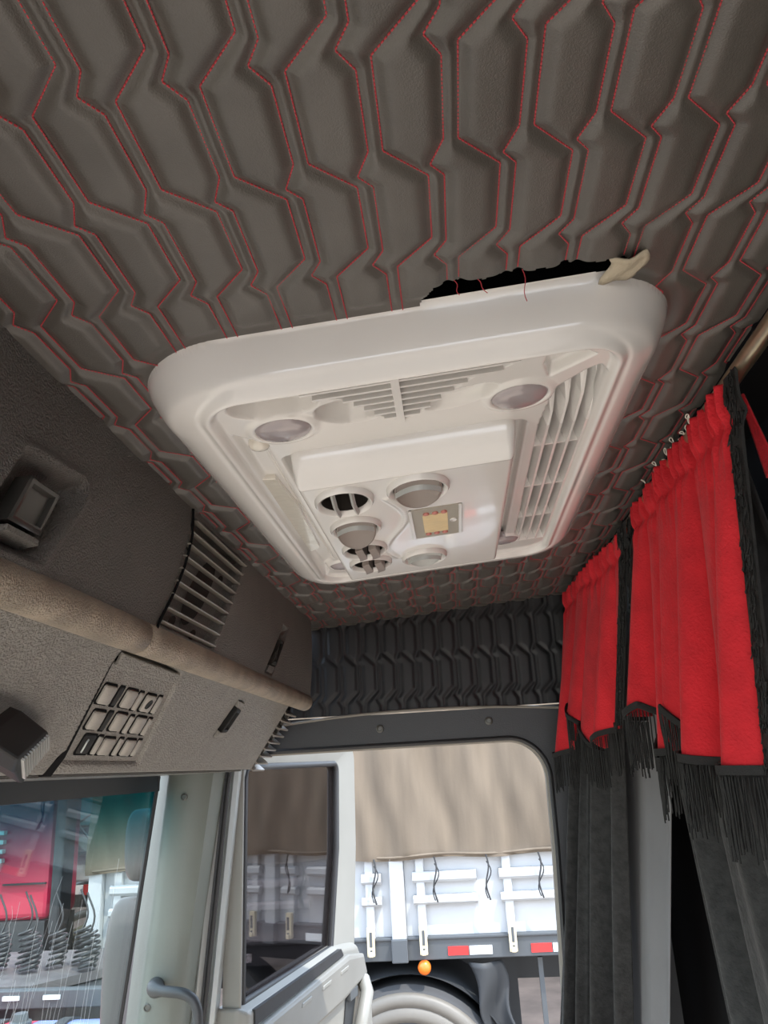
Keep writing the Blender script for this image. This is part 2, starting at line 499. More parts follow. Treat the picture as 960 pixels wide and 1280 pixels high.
# rubber seal and silver body pillar behind it
mb = MB()
for (x0, x1, y0, y1) in ((-.651, -.636, 2.04, 2.12),):
    mb.loft([[(x0 + lean(z) * .8, y0, z), (x1 + lean(z) * .8, y0, z), (x1 + lean(z) * .8, y1, z), (x0 + lean(z) * .8, y1, z)] for z in np.linspace(2.80, 1.82, 6)])
mb.tube([(-.640 + lean(z) * .8, 2.045, z) for z in np.linspace(2.80, 1.82, 12)], .009, 8)
structure(mb.build('trim_2', M['rubber'], smooth=50), 'black rubber door seal beside the pillar')
mb = MB()
prof = [(-.637, 2.075), (-.625, 2.066), (-.616, 2.075), (-.611, 2.088), (-.598, 2.088), (-.590, 2.080), (-.581, 2.09), (-.581, 2.125), (-.637, 2.125)]
mb.loft([[(x + lean(z) * .72, y, z) for x, y in prof] for z in np.linspace(2.80, 1.82, 8)])
structure(mb.build('trim_3', M['silver'], smooth=40), 'silver painted metal door post')

# ------------------------------------------------------------------ structure: windscreen
def wx(z): return -.762 + .13 * (z - 2.73)
mb = MB()
y0, y1 = -.55, 1.985
mb.loft([[(wx(z), y0, z), (wx(z), y1 + lean(z) * .0, z), (wx(z) - .006, y1, z), (wx(z) - .006, y0, z)] for z in (2.78, 1.75)])
ws = structure(mb.build('window_1', M['windscreen']), 'windscreen with a teal shade band')
mb = MB()
mb.box((wx(2.745) + .004, .72, 2.745), (.004, 2.53, .040))
mb.box((wx(2.76) + .02, .72, 2.768), (.05, 2.53, .012))
mb.build('header_band', mat('header_band', (.02, .026, .034), .4), ws)['label'] = 'dark band along the top of the windscreen'
mb = MB()
for z in (0,):
    mb.tube([(wx(q) + .003, 1.976, q) for q in np.linspace(2.76, 1.8, 10)], .006, 6)
mb.build('edge_seal', M['rubber'], ws)
# fine scratches and dried runs on the pane
mb = MB()
for k in range(30):
    yy = 1.22 + .62 * random.random(); z0 = 2.60 - .25 * random.random(); ln = .10 + .38 * random.random(); dy = random.uniform(-.05, .02)
    P = [(wx(z0 - ln * t) + .0008, yy + dy * t + .004 * math.sin(9 * t + k), z0 - ln * t) for t in np.linspace(0, 1, 9)]
    mb.tube(P, .00028, 4)
for k in range(40):
    yy = 1.30 + .12 * random.gauss(0, 1); zz = 2.40 + .09 * random.gauss(0, 1); a = random.uniform(0, pi); r = random.uniform(.008, .03)
    mb.tube([(wx(zz + r * math.sin(a) * t) + .0008, yy + r * math.cos(a) * t + .004 * math.sin(5 * t), zz + r * math.sin(a) * t) for t in np.linspace(-1, 1, 6)], .0003, 4)
mb.build('scratches', M['scratch'], ws)['label'] = 'whitish scratches and dried runs on the glass'

# ------------------------------------------------------------------ overhead console
cons = thing('overhead_console', 'dark textured plastic overhead console above the windscreen, with a padded roll', 'console', (-.40, .8, 2.75))
YA, YB = -.70, 2.045
def UX(z): return -.3545 - .0075 * (3.123 - z) / .201
SEAM = [(1.022, 3.135), (1.021, 3.10), (1.018, 3.075), (.990, 3.023), (.957, 2.978), (.925, 2.940), (.905, 2.90)]
VENT = [(1.030, 3.108), (1.300, 3.112), (1.150, 2.936), (.930, 2.936)]
def seam_y(z):
    a = np.array(SEAM)[::-1]; return np.interp(z, a[:, 1], a[:, 0])
def upper_grid(yg, zg):
    Y, Z = np.meshgrid(yg, zg, indexing='ij')
    out = .004 * np.sin(pi * np.clip((Z - 2.92) / .2, 0, 1))
    end = sstep(1.93, 2.045, Y); out = out - .05 * end ** 2
    # big latch recess and slim latch recess
    s1 = sd_poly(Y, Z, [(.590, 3.022), (.690, 3.030), (.630, 2.948), (.545, 2.945)]) - .006
    out -= .020 * (1 - sstep(-.014, .006, s1))
    ring = np.exp(-((s1 - .006) / .006) ** 2) * .003; out += ring
    s2 = sd_poly(Y, Z, [(1.615, 3.052), (1.665, 3.050), (1.535, 2.938), (1.475, 2.938)])
    out -= .012 * (1 - sstep(-.012, .004, s2))
    s3 = sd_poly(Y, Z, VENT); out -= .020 * (1 - sstep(-.004, .002, s3))
    dk = np.abs(Y - seam_y(Z)); out -= .006 * np.exp(-(dk / .0035) ** 2)
    return np.stack([UX(Z) + out, Y, Z], -1)
zg = np.linspace(2.918, 3.1235, 76)
ya = np.concatenate([np.linspace(YA, .30, 25), np.arange(.304, .90, .0032)])
# door (left of the seam) and fixed panel (right of it) share the seam line
def split_panel(name, yfrom, left, m):
    n = 230 if left else 420
    V = np.zeros((n, len(zg), 3))
    for j, z in enumerate(zg):
        s = float(seam_y(z))
        yy = np.linspace(.25, s, n) if left else np.linspace(s, YB, n)
        V[:, j] = upper_grid(yy, np.array([z]))[:, 0]
    mb = MB(); mb.grid(V)
    if left:
        a, b = V[0, 0], V[0, -1]
        mb.add([(a[0], YA, a[2]), (b[0], YA, b[2]), b, a], [(0, 1, 2, 3)])
    return mb.build(name, m, cons, smooth=180)
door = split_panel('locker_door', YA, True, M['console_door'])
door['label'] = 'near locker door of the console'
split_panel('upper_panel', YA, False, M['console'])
mb = MB()   # body behind the faces
mb.loft([[(-.375, y, 3.118), (-.382, y, 2.925), (-.42, y, 2.91), (-.53, y, 2.764), (-.76, y, 2.772), (-.80, y, 3.118)] for y in (YA, 2.0)])
mb.build('carcass', M['black_matte'], cons)
# dark oval behind the vent slats
mb = MB()
N0 = np.array([1, 0, -.037])
ov = []
for k in range(40):
    a = 2 * pi * k / 40
    ov.append((.150 * 0, 0, 0))
mb.add([(UX(3.02 + .062 * math.sin(2 * pi * k / 40)) - .0150, 1.115 + .040 * math.cos(2 * pi * k / 40) + .060 * math.sin(2 * pi * k / 40), 3.02 + .062 * math.sin(2 * pi * k / 40)) for k in range(40)], [tuple(range(40))])
for (yy, z) in ((1.06, 3.075), (1.01, 2.955), (1.095, 2.95), (1.215, 3.06)):
    mb.add([(UX(z) - .0148, yy + .012 * math.cos(2 * pi * k / 16) + .010 * math.sin(2 * pi * k / 16), z + .009 * math.sin(2 * pi * k / 16)) for k in range(16)], [tuple(range(16))])
mb.build('speaker_opening', M['dark_hole'], cons)
for k in range(9):
    f = k / 8; z = 3.104 - .164 * f
    y0 = 1.032 - .100 * f; y1 = 1.302 - .152 * f
    mb = MB()
    x = UX(z)
    mb.loft([[(x - .004, y, z - .0010), (x + .0045, y, z - .0012), (x + .0056, y, z), (x + .0045, y, z + .0012), (x - .004, y, z + .0010)] for y in (y0, y1)])
    mb.build('vent_slat', M['slat'], cons)
# latches
def latch(corners, plane, depth, m, nm, parent):
    """handle bar in a frame; corners in plane coordinates"""
    mb = MB(); c = np.array(corners, float); mid = c.mean(0)
    lo = []
    for s, d in ((1.0, -depth), (1.0, .35 * depth), (.90, .5 * depth), (.74, .5 * depth), (.66, .1 * depth)):
        q = mid + (c - mid) * s
        lo.append([plane(a, b, d) for a, b in q])
    mb.loft(lo, False, True)
    return mb.build(nm, m, parent, smooth=35)
UPp = lambda y, z, d: (UX(z) + d, y, z)
lt = latch([(.600, 3.010), (.652, 3.010), (.626, 2.962), (.574, 2.962)], UPp, .011, M['latch'], 'latch', door)
lt['label'] = 'glossy black square latch in its recess'
mb = MB(); mb.loft([[UPp(.572, 2.957, -.012), UPp(.572, 2.957, .006), UPp(.572, 2.952, .006), UPp(.572, 2.949, -.012)], [UPp(.622, 2.957, -.012), UPp(.622, 2.957, .006), UPp(.622, 2.952, .006), UPp(.622, 2.949, -.012)]])
mb.build('latch_lip', M['console'], lt)
lt2 = latch([(1.590, 3.018), (1.622, 3.018), (1.550, 2.958), (1.517, 2.958)], UPp, .012, M['latch'], 'latch', cons)
lt2['label'] = 'slim black latch on the far part of the console'
mb = MB(); mb.loft([[UPp(1.50, 2.954, -.01), UPp(1.50, 2.954, .004), UPp(1.487, 2.941, .002), UPp(1.487, 2.941, -.01)], [UPp(1.545, 2.954, -.01), UPp(1.545, 2.954, .004), UPp(1.53, 2.941, .002), UPp(1.53, 2.941, -.01)]])
mb.build('latch_lip', M['console'], lt2)
mb = MB(); mb.tube([(UX(z) + .0008 + .004 * math.sin(pi * (z - 2.92) / .2), float(seam_y(z)), z) for z in np.linspace(2.925, 3.12, 24)], .0020, 6); mb.build('panel_seam', M['black_matte'], cons)
# padded roll: near length and far length meet at the seam
rc, rr = (-.3775, 2.9180), .0215
def roll(y0, y1, nm, endcap):
    mb = MB(); yy = np.linspace(y0, y1, 40); loops = []
    for y in yy:
        k = 1.0
        if endcap: k = max(.12, math.sqrt(max(0, 1 - max(0, (y - (y1 - .03)) / .03) ** 2)))
        loops.append([(rc[0] + rr * k * 1.0 * math.cos(a), y, rc[1] + rr * k * math.sin(a)) for a in np.linspace(0, 2 * pi, 28, endpoint=False)])
    mb.loft(loops)
    return mb.build(nm, M['roll'], cons, smooth=180)
roll(YA, .896, 'padded_roll', False); roll(.900, 1.985, 'padded_roll', True)
mb = MB(); mb.loft([[(rc[0] + (rr - .002) * math.cos(a), y, rc[1] + (rr - .002) * math.sin(a)) for a in np.linspace(0, 2 * pi, 24, endpoint=False)] for y in (.89, .906)])
mb.build('roll_joint', M['rubber'], cons)

# lower sloping panel
LA = np.array([-.40, 0, 2.903]); LT = np.array([-.65294, 0, -.7574]); LN = np.array([.7574, 0, -.65294])
def LP(y, s, d=0.0): return LA + LT * s + LN * d + np.array([0, y, 0])
yg = np.concatenate([np.linspace(YA, .86, 12), np.arange(.87, 1.62, .004), np.linspace(1.63, 1.985, 40)])
sg = np.linspace(-.004, .191, 52)
Y, Sg = np.meshgrid(yg, sg, indexing='ij')
PLATE = [(.921, .018), (1.145, .018), (1.238, .164), (.999, .164)]
sp = sd_poly(Y, Sg, [(.912, -.02), (1.135, .006), (1.145, .024), (1.246, .168), (.990, .166), (.915, .02)])
d = -.010 * (1 - sstep(-.005, .002, sp))
gro = sd_poly(Y, Sg, [(.976, .15), (1.000, .158), (1.006, .20), (.972, .20)]); d -= .012 * (1 - sstep(-.004, .003, gro))
sl = sd_poly(Y, Sg, [(1.480, .020), (1.530, .022), (1.552, .100), (1.498, .104)]); d -= .009 * (1 - sstep(-.009, .003, sl))
d -= .010 * sstep(.180, .191, Sg) ** 2
d = d * (1 - 0 * Y)
trim_end = 1.985 - (1.985 - 1.80) * 0
Vl = LA + LT * Sg[..., None] + LN * d[..., None]; Vl[..., 1] += Y
# the far end of the panel runs on a slant
slant = .11 * (Sg / .19) - .11
Vl[..., 1] += np.where(Y > 1.62, (Y - 1.62) / .365 * slant * 1.0, 0)
mb = MB(); mb.grid(Vl)
e0 = Vl[:, -1]; e1 = e0 + np.array([-.06, 0, .012]); mb.grid(np.stack([e0, e1], 1))
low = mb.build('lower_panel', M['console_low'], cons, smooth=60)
mb = MB(); mb.box((-.655, .65, 2.764), (.22, 2.66, .006)); mb.build('underside', M['console'], cons)
# switch panel
mb = MB()
mb.prism([LP(a, b, -.0085) for a, b in PLATE], LN * .0045)
sw = mb.build('switch_panel', M['console_low'], low); sw['label'] = 'panel of blank switch covers'
mb = MB(); mb.prism([LP(a, b, -.004) for a, b in ((.918, .002), (1.128, .006), (1.140, .022), (.927, .022))], LN * .006)
bevel(mb.build('hinge_lip', M['console_low'], sw), .002)
mb = MB()
mb.prism([LP(a, b, -.0098) for a, b in ((.905, .012), (1.152, .010), (1.250, .172), (.985, .172))], LN * .001); mb.build('panel_gap', M['black_matte'], sw)
mb = MB(); mb.prism([LP(a, b, -.0095) for a, b in ((.909, .014), (.920, .016), (.999, .160), (1.003, .189), (.974, .189), (.982, .160))], LN * .006); mb.build('edge_gap', M['black_matte'], sw)
def blank(cy, cs, hy, hs, m, nm='switch_blank', h=.005):
    sk = .40 * hs
    def ring(k, d, e=0.0): return [LP(cy + a * (k * hy + e) + b * sk * k * 1.1, cs + b * (k * hs + e), d) for a, b in
                            ((-.82, -1), (.82, -1), (1, -.82), (1, .82), (.82, 1), (-.82, 1), (-1, .82), (-1, -.82))]
    b0 = MB(); b0.loft([ring(1, -.0045, .0028), ring(1, -.0030, .0028)], True, True); b0.build('switch_slot', M['black_matte'], sw)
    b1 = MB(); b1.loft([ring(1, -.004), ring(1, -.004 + h * .7), ring(.88, -.004 + h)], False, True)
    return b1.build(nm, m, sw, smooth=40)
BIG = [(.968, .062), (1.037, .062), (1.106, .063), (.994, .100), (1.062, .099), (1.133, .100), (1.025, .138), (1.086, .139), (1.160, .139)]
NAR = [(1.002, .062), (1.069, .063), (1.140, .063), (1.027, .100), (1.099, .101), (1.167, .101), (1.055, .138), (1.124, .139), (1.192, .139)]
for k, (a, b) in enumerate(BIG):
    if k == 6:
        blank(a, b, .017, .0145, M['black'], h=.002)
        mb = MB(); mb.tube([LP(a - .011, b - .010, .0), LP(a - .013, b - .006, .001), LP(a - .007, b + .007, .001), LP(a - .004, b + .010, .0)], .0012, 6); mb.build('socket_edge', M['silver'], sw)
    else: blank(a, b, .0165, .0135, M['blank'])
for k, (a, b) in enumerate(NAR):
    blank(a, b, .0055, .0140, M['black'] if k in (0, 3) else M['blank'], 'switch_blank_narrow', .002 if k in (0, 3) else .004)
mb = MB(); mb.lathe(LP(1.104, .063, .0012), (0, 1, 0), LT, LN, [(.0085, -.002), (.0075, .0008), (.004, .0), (.0002, .0)], 18); mb.build('round_socket', M['black'], sw)
# lower slim latch
lt3 = latch([(1.492, .034), (1.522, .036), (1.538, .088), (1.508, .090)], lambda a, b, d_: LP(a, b, d_ + .002), .010, M['black'], 'latch', low)
lt3['label'] = 'slim black latch on the lower panel'
mb = MB(); mb.loft([[LP(1.504, .090, -.006), LP(1.540, .088, -.006), LP(1.540, .088, .006), LP(1.504, .090, .006)], [LP(1.508, .104, -.006), LP(1.546, .101, -.006), LP(1.546, .101, .003), LP(1.508, .104, .003)]])
mb.build('latch_lip', M['console_low'], lt3)
mb = MB(); mb.loft([[LP(1.480, .020, -.006), LP(1.524, .022, -.006), LP(1.524, .022, .004), LP(1.480, .020, .004)], [LP(1.490, .033, -.006), LP(1.524, .034, -.006), LP(1.524, .034, .005), LP(1.490, .033, .005)]])
mb.build('latch_lip', M['console_low'], lt3)
# end grille
eg = MB()
eg.prism([LP(a, b, -.02) for a, b in ((1.875, .012), (1.985, .016), (2.03, .188), (1.985, .188))], LN * .004)
g0 = eg.build('end_grille', M['dark_hole'], cons); g0['label'] = 'slatted air outlet at the far end of the lower panel'
for k in range(9):
    s = .018 + .0205 * k; a = 1.872 + .115 * s / .19
    mb = MB()
    mb.loft([[LP(y, s - .0022, -.018), LP(y, s - .0022, .006), LP(y, s + .0022, .006), LP(y, s + .0022, -.018)] for y in (a, a + .115)])
    mb.build('grille_slat', M['slat'], g0)
mb = MB()
mb.loft([[LP(1.955 + .04 * s / .19, s, -.012), LP(1.962 + .04 * s / .19, s, -.012), LP(1.962 + .04 * s / .19, s, -.002), LP(1.955 + .04 * s / .19, s, -.002)] for s in (.015, .187)])
mb.build('grille_bar', M['console'], g0)

# black ribbed box hanging on the lower panel
bx = thing('ribbed_box', 'small black plastic box with a ribbed end, fixed below the left of the console', 'box', tuple(LP(.80, .13, .0)))
def BP(y, s, d_): return LP(y, s, d_)
face = np.array([BP(.850, .106, .022), BP(.888, .129, .018), BP(.897, .182, .018), BP(.812, .148, .040), BP(.775, .123, .050)])
EXT = LT * -.026 + LN * -.006 + np.array([0, -.100, 0])
mid_ = face.mean(0)
loops = [mid_ + EXT + (face - mid_) * .90, mid_ + EXT * .75 + (face - mid_) * 1.0, face]
mb = MB(); mb.loft(loops)
bevel(mb.build('housing', M['black'], bx), .003)
nf = np.cross(face[2] - face[0], face[4] - face[0]); nf /= np.linalg.norm(nf)
if nf @ EXT > 0: nf = -nf
for k in range(11):
    f = .10 + .80 * k / 10
    a = face[0] * (1 - f) + face[4] * f; b = face[1] * (1 - f) + (face[2] * .8 + face[3] * .2) * f
    c0 = a * .93 + b * .07; c1 = a * .10 + b * .90
    mb = MB(); ax = c1 - c0; L_ = np.linalg.norm(ax); ax = ax / L_
    mb.box((c0 + c1) / 2 + nf * .0015, (L_, .0022, .004), [ax, np.cross(nf, ax), nf]); mb.build('rib', M['light_grey_abs'], bx)
mb = MB(); mb.tube([BP(.74, .15, .01), BP(.72, .17, .0), BP(.70, .19, -.01)], .012, 10); mb.build('bracket', M['grey_abs'], bx)

# ------------------------------------------------------------------ roof air conditioner
ac = thing('roof_air_conditioner', 'glossy white plastic air conditioner set into the quilted ceiling', 'air conditioner', (-.02, 1.0, cz(-.02)))
O = (-.290, .243, .611, 1.46, .095); I = (-.215, .179, .630, 1.350, .040)
us = np.arange(-.2905, .2436, .0016); vs = np.concatenate([np.arange(.5995, .76, .0012), np.arange(.76, 1.462, .0022)])
U, Vv = np.meshgrid(us, vs, indexing='ij')
do = -sd_rrect(U, Vv, *O); di = sd_rrect(U, Vv, *I)
s = np.where(di > 0, np.clip(do, 0, None) / (np.clip(do, 0, None) + np.clip(di, 1e-6, None)), 1.0)
s = np.clip(s, 0, 1)
D0 = .060 * (1 - (1 - s) ** 2.4) ** .82 + .0035 * np.exp(-((s - .30) / .12) ** 2) * sstep(.80, .62, Vv)
D0 += .0022 * np.exp(-((di - .003) / .003) ** 2) - .0016 * np.exp(-((di - .0105) / .0028) ** 2)               # small raised lip around the recess
inn = 1 - sstep(-.006, .0, di)
fl = .0535 + 0 * U
D0 = D0 * (1 - inn) + fl * inn
def pocket(D, sd, depth, soft, k=1.0):
    m = (1 - sstep(-soft, 0.0, sd)); return D * (1 - m) + depth * m
# left channel sloping towards the box, near scoops, slatted triangle, light triangle, right grille
ch = sd_poly(U, Vv, [(-.208, .70), (-.178, .735), (-.178, 1.22), (-.212, 1.33)]); D0 = pocket(D0, ch, .046, .008)
def hollow(D, cx, cy, rx, ry, dp, rot=0.0):
    a = (U - cx) * math.cos(rot) + (Vv - cy) * math.sin(rot); b = -(U - cx) * math.sin(rot) + (Vv - cy) * math.cos(rot)
    k = np.clip(1 - (a / rx) ** 2 - (b / ry) ** 2, 0, 1)
    return D - dp * np.clip(k * 1.6, 0, 1) ** .75
D0 = hollow(D0, -.153, .659, .044, .025, .026, .10)
D0 = hollow(D0, -.082, .694, .036, .026, .022, .25)
D0 = hollow(D0, .030, .700, .040, .018, .012, -.35)
tri = [(-.128, .6345), (.094, .6345), (.068, .656), (.046, .6575), (.010, .692), (-.018, .724), (-.032, .729), (-.046, .722), (-.086, .665), (-.112, .655)]
D0 = pocket(D0, sd_poly(U, Vv, tri), .018, .003)
par = [(.110, .640), (.150, .645), (.160, .655), (.116, .688), (.108, .660)]
D0 = pocket(D0, sd_poly(U, Vv, par), .041, .006)
RG = [(.126, .712), (.154, .682), (.166, .676), (.174, .690), (.171, 1.275), (.120, 1.275), (.117, .80)]
rgsd = sd_poly(U, Vv, RG); D0 = pocket(D0, rgsd, .014, .004)
# lamp bezels
for (cx_, cy_) in ((-.153, .709), (.090, .7165), (.104, 1.252), (-.170, 1.262)):
    k = .8 if cy_ > 1 else 1
    e = sd_ell(U, Vv, cx_, cy_, .034 * k, .031 * k); m = 1 - sstep(-.002, .006, e); D0 = D0 * (1 - m) + .0565 * m
    e2 = sd_ell(U, Vv, cx_, cy_, .0300 * k, .0270 * k); D0 = pocket(D0, e2, .048, .004)
well = sd_rrect(U, Vv, -.172, .104, .778, 1.262, .012); D0 = pocket(D0, well, .036, .004)
D0 = np.where(do < 0, -.004, D0)
mb = MB(); V3 = CP(U, Vv, D0)
idx = np.arange(U.size).reshape(U.shape)
q = np.stack([idx[:-1, :-1], idx[:-1, 1:], idx[1:, 1:], idx[1:, :-1]], -1).reshape(-1, 4)
cen = (do[:-1, :-1] > -.0035).reshape(-1)
mb.add(V3.reshape(-1, 3), q[cen])
shell = mb.build('shell', M['white_abs'], ac, smooth=180)
# lamp lenses
for (cx_, cy_) in ((-.153, .709), (.090, .7165), (.104, 1.252), (-.170, 1.262)):
    k = .8 if cy_ > 1 else 1
    mb = MB(); pr_ = [(1.0, .046), (1.0, .0545), (.95, .0565), (.8, .0590), (.5, .0605), (.2, .0610), (.01, .0611)]
    lo = [[tuple(CP(np.array(cx_ + r * .029 * k * math.cos(a)), np.array(cy_ + r * .026 * k * math.sin(a)), np.array(d_))) for a in np.linspace(0, 2 * pi, 40, endpoint=False)] for r, d_ in pr_]
    mb.loft(lo, False, True); mb.build('lamp_lens', M['lens'], ac, smooth=180)['label'] = 'oval pinkish grey lamp lens'
# front grille: slats across the triangle and a middle rib
def in_span(v):
    t = np.array(tri); xs_ = []
    for a, b in zip(t, np.roll(t, -1, 0)):
        if (a[1] - v) * (b[1] - v) < 0: xs_.append(a[0] + (b[0] - a[0]) * (v - a[1]) / (b[1] - a[1]))
    return (min(xs_), max(xs_)) if len(xs_) > 1 else None
mb = MB()
def cpt(u, v, d_): return (u, v, cz(u) - d_)
for k in range(7):
    v = .6420 + .0128 * k
    sp_ = in_span(v)
    if not sp_: continue
    a, b = sp_[0] - .001, sp_[1] + .001
    mb.loft([[cpt(u, v + .0060, .026), cpt(u, v + .0016, .0560), cpt(u, v - .0018, .0560), cpt(u, v + .0030, .026)] for u in (a, b)])
mb.loft([[cpt(u, .632, .032), cpt(u, .632, .0575), cpt(u, .732, .0575), cpt(u, .732, .032)] for u in (-.0365, -.0285)])
mb.build('front_grille', M['white_abs'], ac)['label'] = 'triangular slatted grille on the near side'
# right grille: four long slats and three cross ribs
mb = MB()
for k in range(4):
    u = .1245 + .0145 * k; v0 = (.730, .708, .694, .684)[k]
    vv = [v0, v0 + .06, .80, .87, 1.0, 1.15, 1.268]
    hh = [.018, .044, .0555, .0555, .0555, .0555, .0555]
    sh = [.006, .004, 0, 0, 0, 0, 0]
    mb.loft([[cpt(u - .0075 + q_, v, .016), cpt(u + .0020 + q_, v, h_), cpt(u + .0050 + q_, v, h_), cpt(u - .0030 + q_, v, .016)] for v, h_, q_ in zip(vv, hh, sh)])
for v in (.862, 1.005, 1.145):
    mb.loft([[cpt(u, v - .0022, .028), cpt(u, v - .0016, .053), cpt(u, v + .0016, .053), cpt(u, v + .0022, .028)] for u in (.117, .173)])
mb.build('side_grille', M['white_abs'], ac)['label'] = 'long slatted grille on the curtain side'
# clear cover strip on the left
mb = MB()
st_ = [(-.2145, .835), (-.192, .842), (-.186, .95), (-.192, 1.150), (-.214, 1.165)]
mb.loft([[cpt(a, b, .046) for a, b in st_], [cpt(a, b, .0515) for a, b in st_], [cpt(a * .985 - .003, b * .995 + .005, .0525) for a, b in st_]], False, True)
mb.build('clear_strip', M['clear'], ac)['label'] = 'glossy clear strip on the windscreen side'
mb = MB(); mb.lathe(cpt(-.186, .742, .050), (1, 0, .075), (0, 1, 0), (0, 0, -1), [(.012, -.01), (.012, .002), (.009, .006), (.004, .008), (.0003, .0085)], 24)
mb.build('knob', M['clear'], ac, smooth=60)['label'] = 'clear glossy knob'
mb = MB()
mb.add([cpt(-.085 + .004 * math.cos(a) * (1 + .6 * math.sin(3 * a)), .678 + .006 * math.sin(a), .0445 if True else 0) for a in np.linspace(0, 2 * pi, 12, endpoint=False)], [tuple(range(12))])

# control box: height field with a sloping near face
bu = np.arange(-.166, .0955, .0018); bv = np.arange(.764, 1.256, .0018)
U, Vv = np.meshgrid(bu, bv, indexing='ij')
sdb = sd_rrect(U, Vv, -.163, .0925, .767, 1.250, .014)
B = .030 + (.062 - .030) * sstep(.0, -.004, sdb)
slope = np.clip((Vv - .767) / (.789 - .767), 0, 1)
top = .060 + .032 * (slope ** .9) - .006 * sstep(1.225, 1.25, Vv)
edge = sstep(0, -.012, sdb)
B = np.where(sdb < 0, .030 + (top - .030) * (1 - (1 - np.clip(-sdb / .012, 0, 1)) ** 3), .028)
B += .0010 * np.exp(-((Vv - .791) / .002) ** 2) * (sdb < -.01)
VENTS = [(-.110, .842, .033, .042, 'open'), (-.023, .836, .035, .042, 'flap'), (-.110, .948, .032, .040, 'half'), (-.111, 1.052, .031, .038, 'slit'), (-.111, 1.132, .031, .036, 'slit'), (-.029, 1.140, .033, .038, 'grey')]
for (a, b, ru, rv, kd) in VENTS:
    e = sd_ell(U, Vv, a, b, ru * .93, rv * .93)
    m = 1 - sstep(-.002, 0, e); B = B * (1 - m) + .058 * m
dp = sd_rrect(U, Vv, -.041, .029, .916, 1.044, .002); B -= .0015 * (1 - sstep(-.002, 0, dp))
# moulded S line between the vents and the display
ln = np.minimum.reduce([np.hypot(U - (-.062 + .018 * math.sin(t * 6)), (Vv - (.86 + .27 * t))) for t in np.linspace(0, 1, 60)])
B += .0022 * np.exp(-(ln / .004) ** 2) * (sdb < -.012)
mb = MB(); V3 = CP(U, Vv, B); idx = np.arange(U.size).reshape(U.shape)
q = np.stack([idx[:-1, :-1], idx[:-1, 1:], idx[1:, 1:], idx[1:, :-1]], -1).reshape(-1, 4)
mb.add(V3.reshape(-1, 3), q)
cbox = mb.build('control_box', M['white_abs'], ac, smooth=180); cbox['label'] = 'raised box with round vents and a control panel'
BD = .092
for (a, b, ru, rv, kd) in VENTS:
    def ell(k, d_, n=40): return [cpt(a + ru * k * math.cos(t), b + rv * k * math.sin(t), d_) for t in np.linspace(0, 2 * pi, n, endpoint=False)]
    mb = MB(); mb.loft([ell(1.06, BD - .004), ell(1.05, BD + .004), ell(.98, BD + .007), ell(.90, BD + .006), ell(.83, BD + .001)], False, False)
    vt = mb.build('air_vent', M['white_abs'], cbox, smooth=60)
    if kd in ('flap', 'grey'): vt['label'] = 'round vent closed by a grey flap'
    mb = MB(); mb.loft([ell(.835, BD + .0015), ell(.82, BD - .012), ell(.78, BD - .029), ell(.02, BD - .029)], False, True); mb.build('vent_throat', M['dark_hole'], vt)  # inner cup coloured dark, shade of a deep hole put into it
    mm = M['light_grey_abs'] if kd == 'grey' else M['grey_abs']
    if kd in ('flap', 'half', 'grey'):
        # disc tilted about the X axis, its near edge tucked in and its far edge hanging out
        th = {'flap': .30, 'half': .50, 'grey': .22}[kd]; dz = {'flap': .004, 'half': .006, 'grey': .002}[kd]
        mb = MB()
        def dsk(k, h): 
            out = []
            for t in np.linspace(0, 2 * pi, 40, endpoint=False):
                y_ = rv * .80 * k * math.sin(t)
                out.append(cpt(a + ru * .80 * k * math.cos(t), b + y_ * math.cos(th), BD - .001 + dz + y_ * math.sin(th) + h))
            return out
        mb.loft([dsk(1, -.002), dsk(1, .002), dsk(.94, .003), dsk(.90, .0012), dsk(.05, .0004)], True, True)
        fp = mb.build('flap', mm, vt, smooth=50)
        mb = MB(); mb.loft([[cpt(a + ru * x_, b - rv * .10 - rv * .45 * (1 - (x_ / .78) ** 2) + o_, BD + .006 + h_) for x_ in np.linspace(-.76, .76, 14)] for o_, h_ in ((-.001, .000), (.0006, .006), (.002, .000))], False, False, closed=False)
        mb.build('flap_rib', M['light_grey_abs'], fp, smooth=60)
    if kd == 'open':
        for k in (-.33, .33):
            mb = MB(); x_ = a + ru * k
            mb.loft([[cpt(x_ - .0028, b + y_, d_), cpt(x_ + .0005, b + y_, d_ + .004), cpt(x_ + .0028, b + y_, d_)] for y_, d_ in ((-rv * .82, BD - .002), (0, BD + .008), (rv * .82, BD + .006))])
            mb.build('fin', M['light_grey_abs'], vt)
    if kd == 'slit':
        for k in (-.25, .35):
            mb = MB()
            mb.loft([[cpt(a + ru * k + q_ * .7 - .003, b + y_, BD - .012), cpt(a + ru * k + q_ * .7 - .003, b + y_, BD + .012 + q_), cpt(a + ru * k + q_ * .7 + .007, b + y_, BD + .010 + q_), cpt(a + ru * k + q_ * .7 + .007, b + y_, BD - .012)]
                     for y_, q_ in ((-rv * .72, 0), (-rv * .2, .004), (rv * .3, .004), (rv * .7, 0))])
            mb.build('fin', M['grey_abs'], vt, smooth=50)
mb = MB()
pp = [(-.040, .917), (.028, .917), (.028, 1.043), (-.040, 1.043)]
mb.prism([cpt(a, b, BD - .002) for a, b in pp], (0, 0, -.0025))
cp = mb.build('control_panel', M['panel_metal'], cbox); cp['label'] = 'small panel with a yellow display and red buttons'
for x_ in (-.038, .026):
    mb = MB(); mb.box(cpt(x_, .980, BD + .001), (.004, .126, .003)); mb.build('panel_rail', M['white_abs'], cp)
mb = MB(); mb.prism([cpt(a, b, BD + .0004) for a, b in ((-.023, .943), (.0095, .943), (.0095, 1.020), (-.023, 1.020))], (0, 0, -.0008)); mb.build('display', M['lcd'], cp)
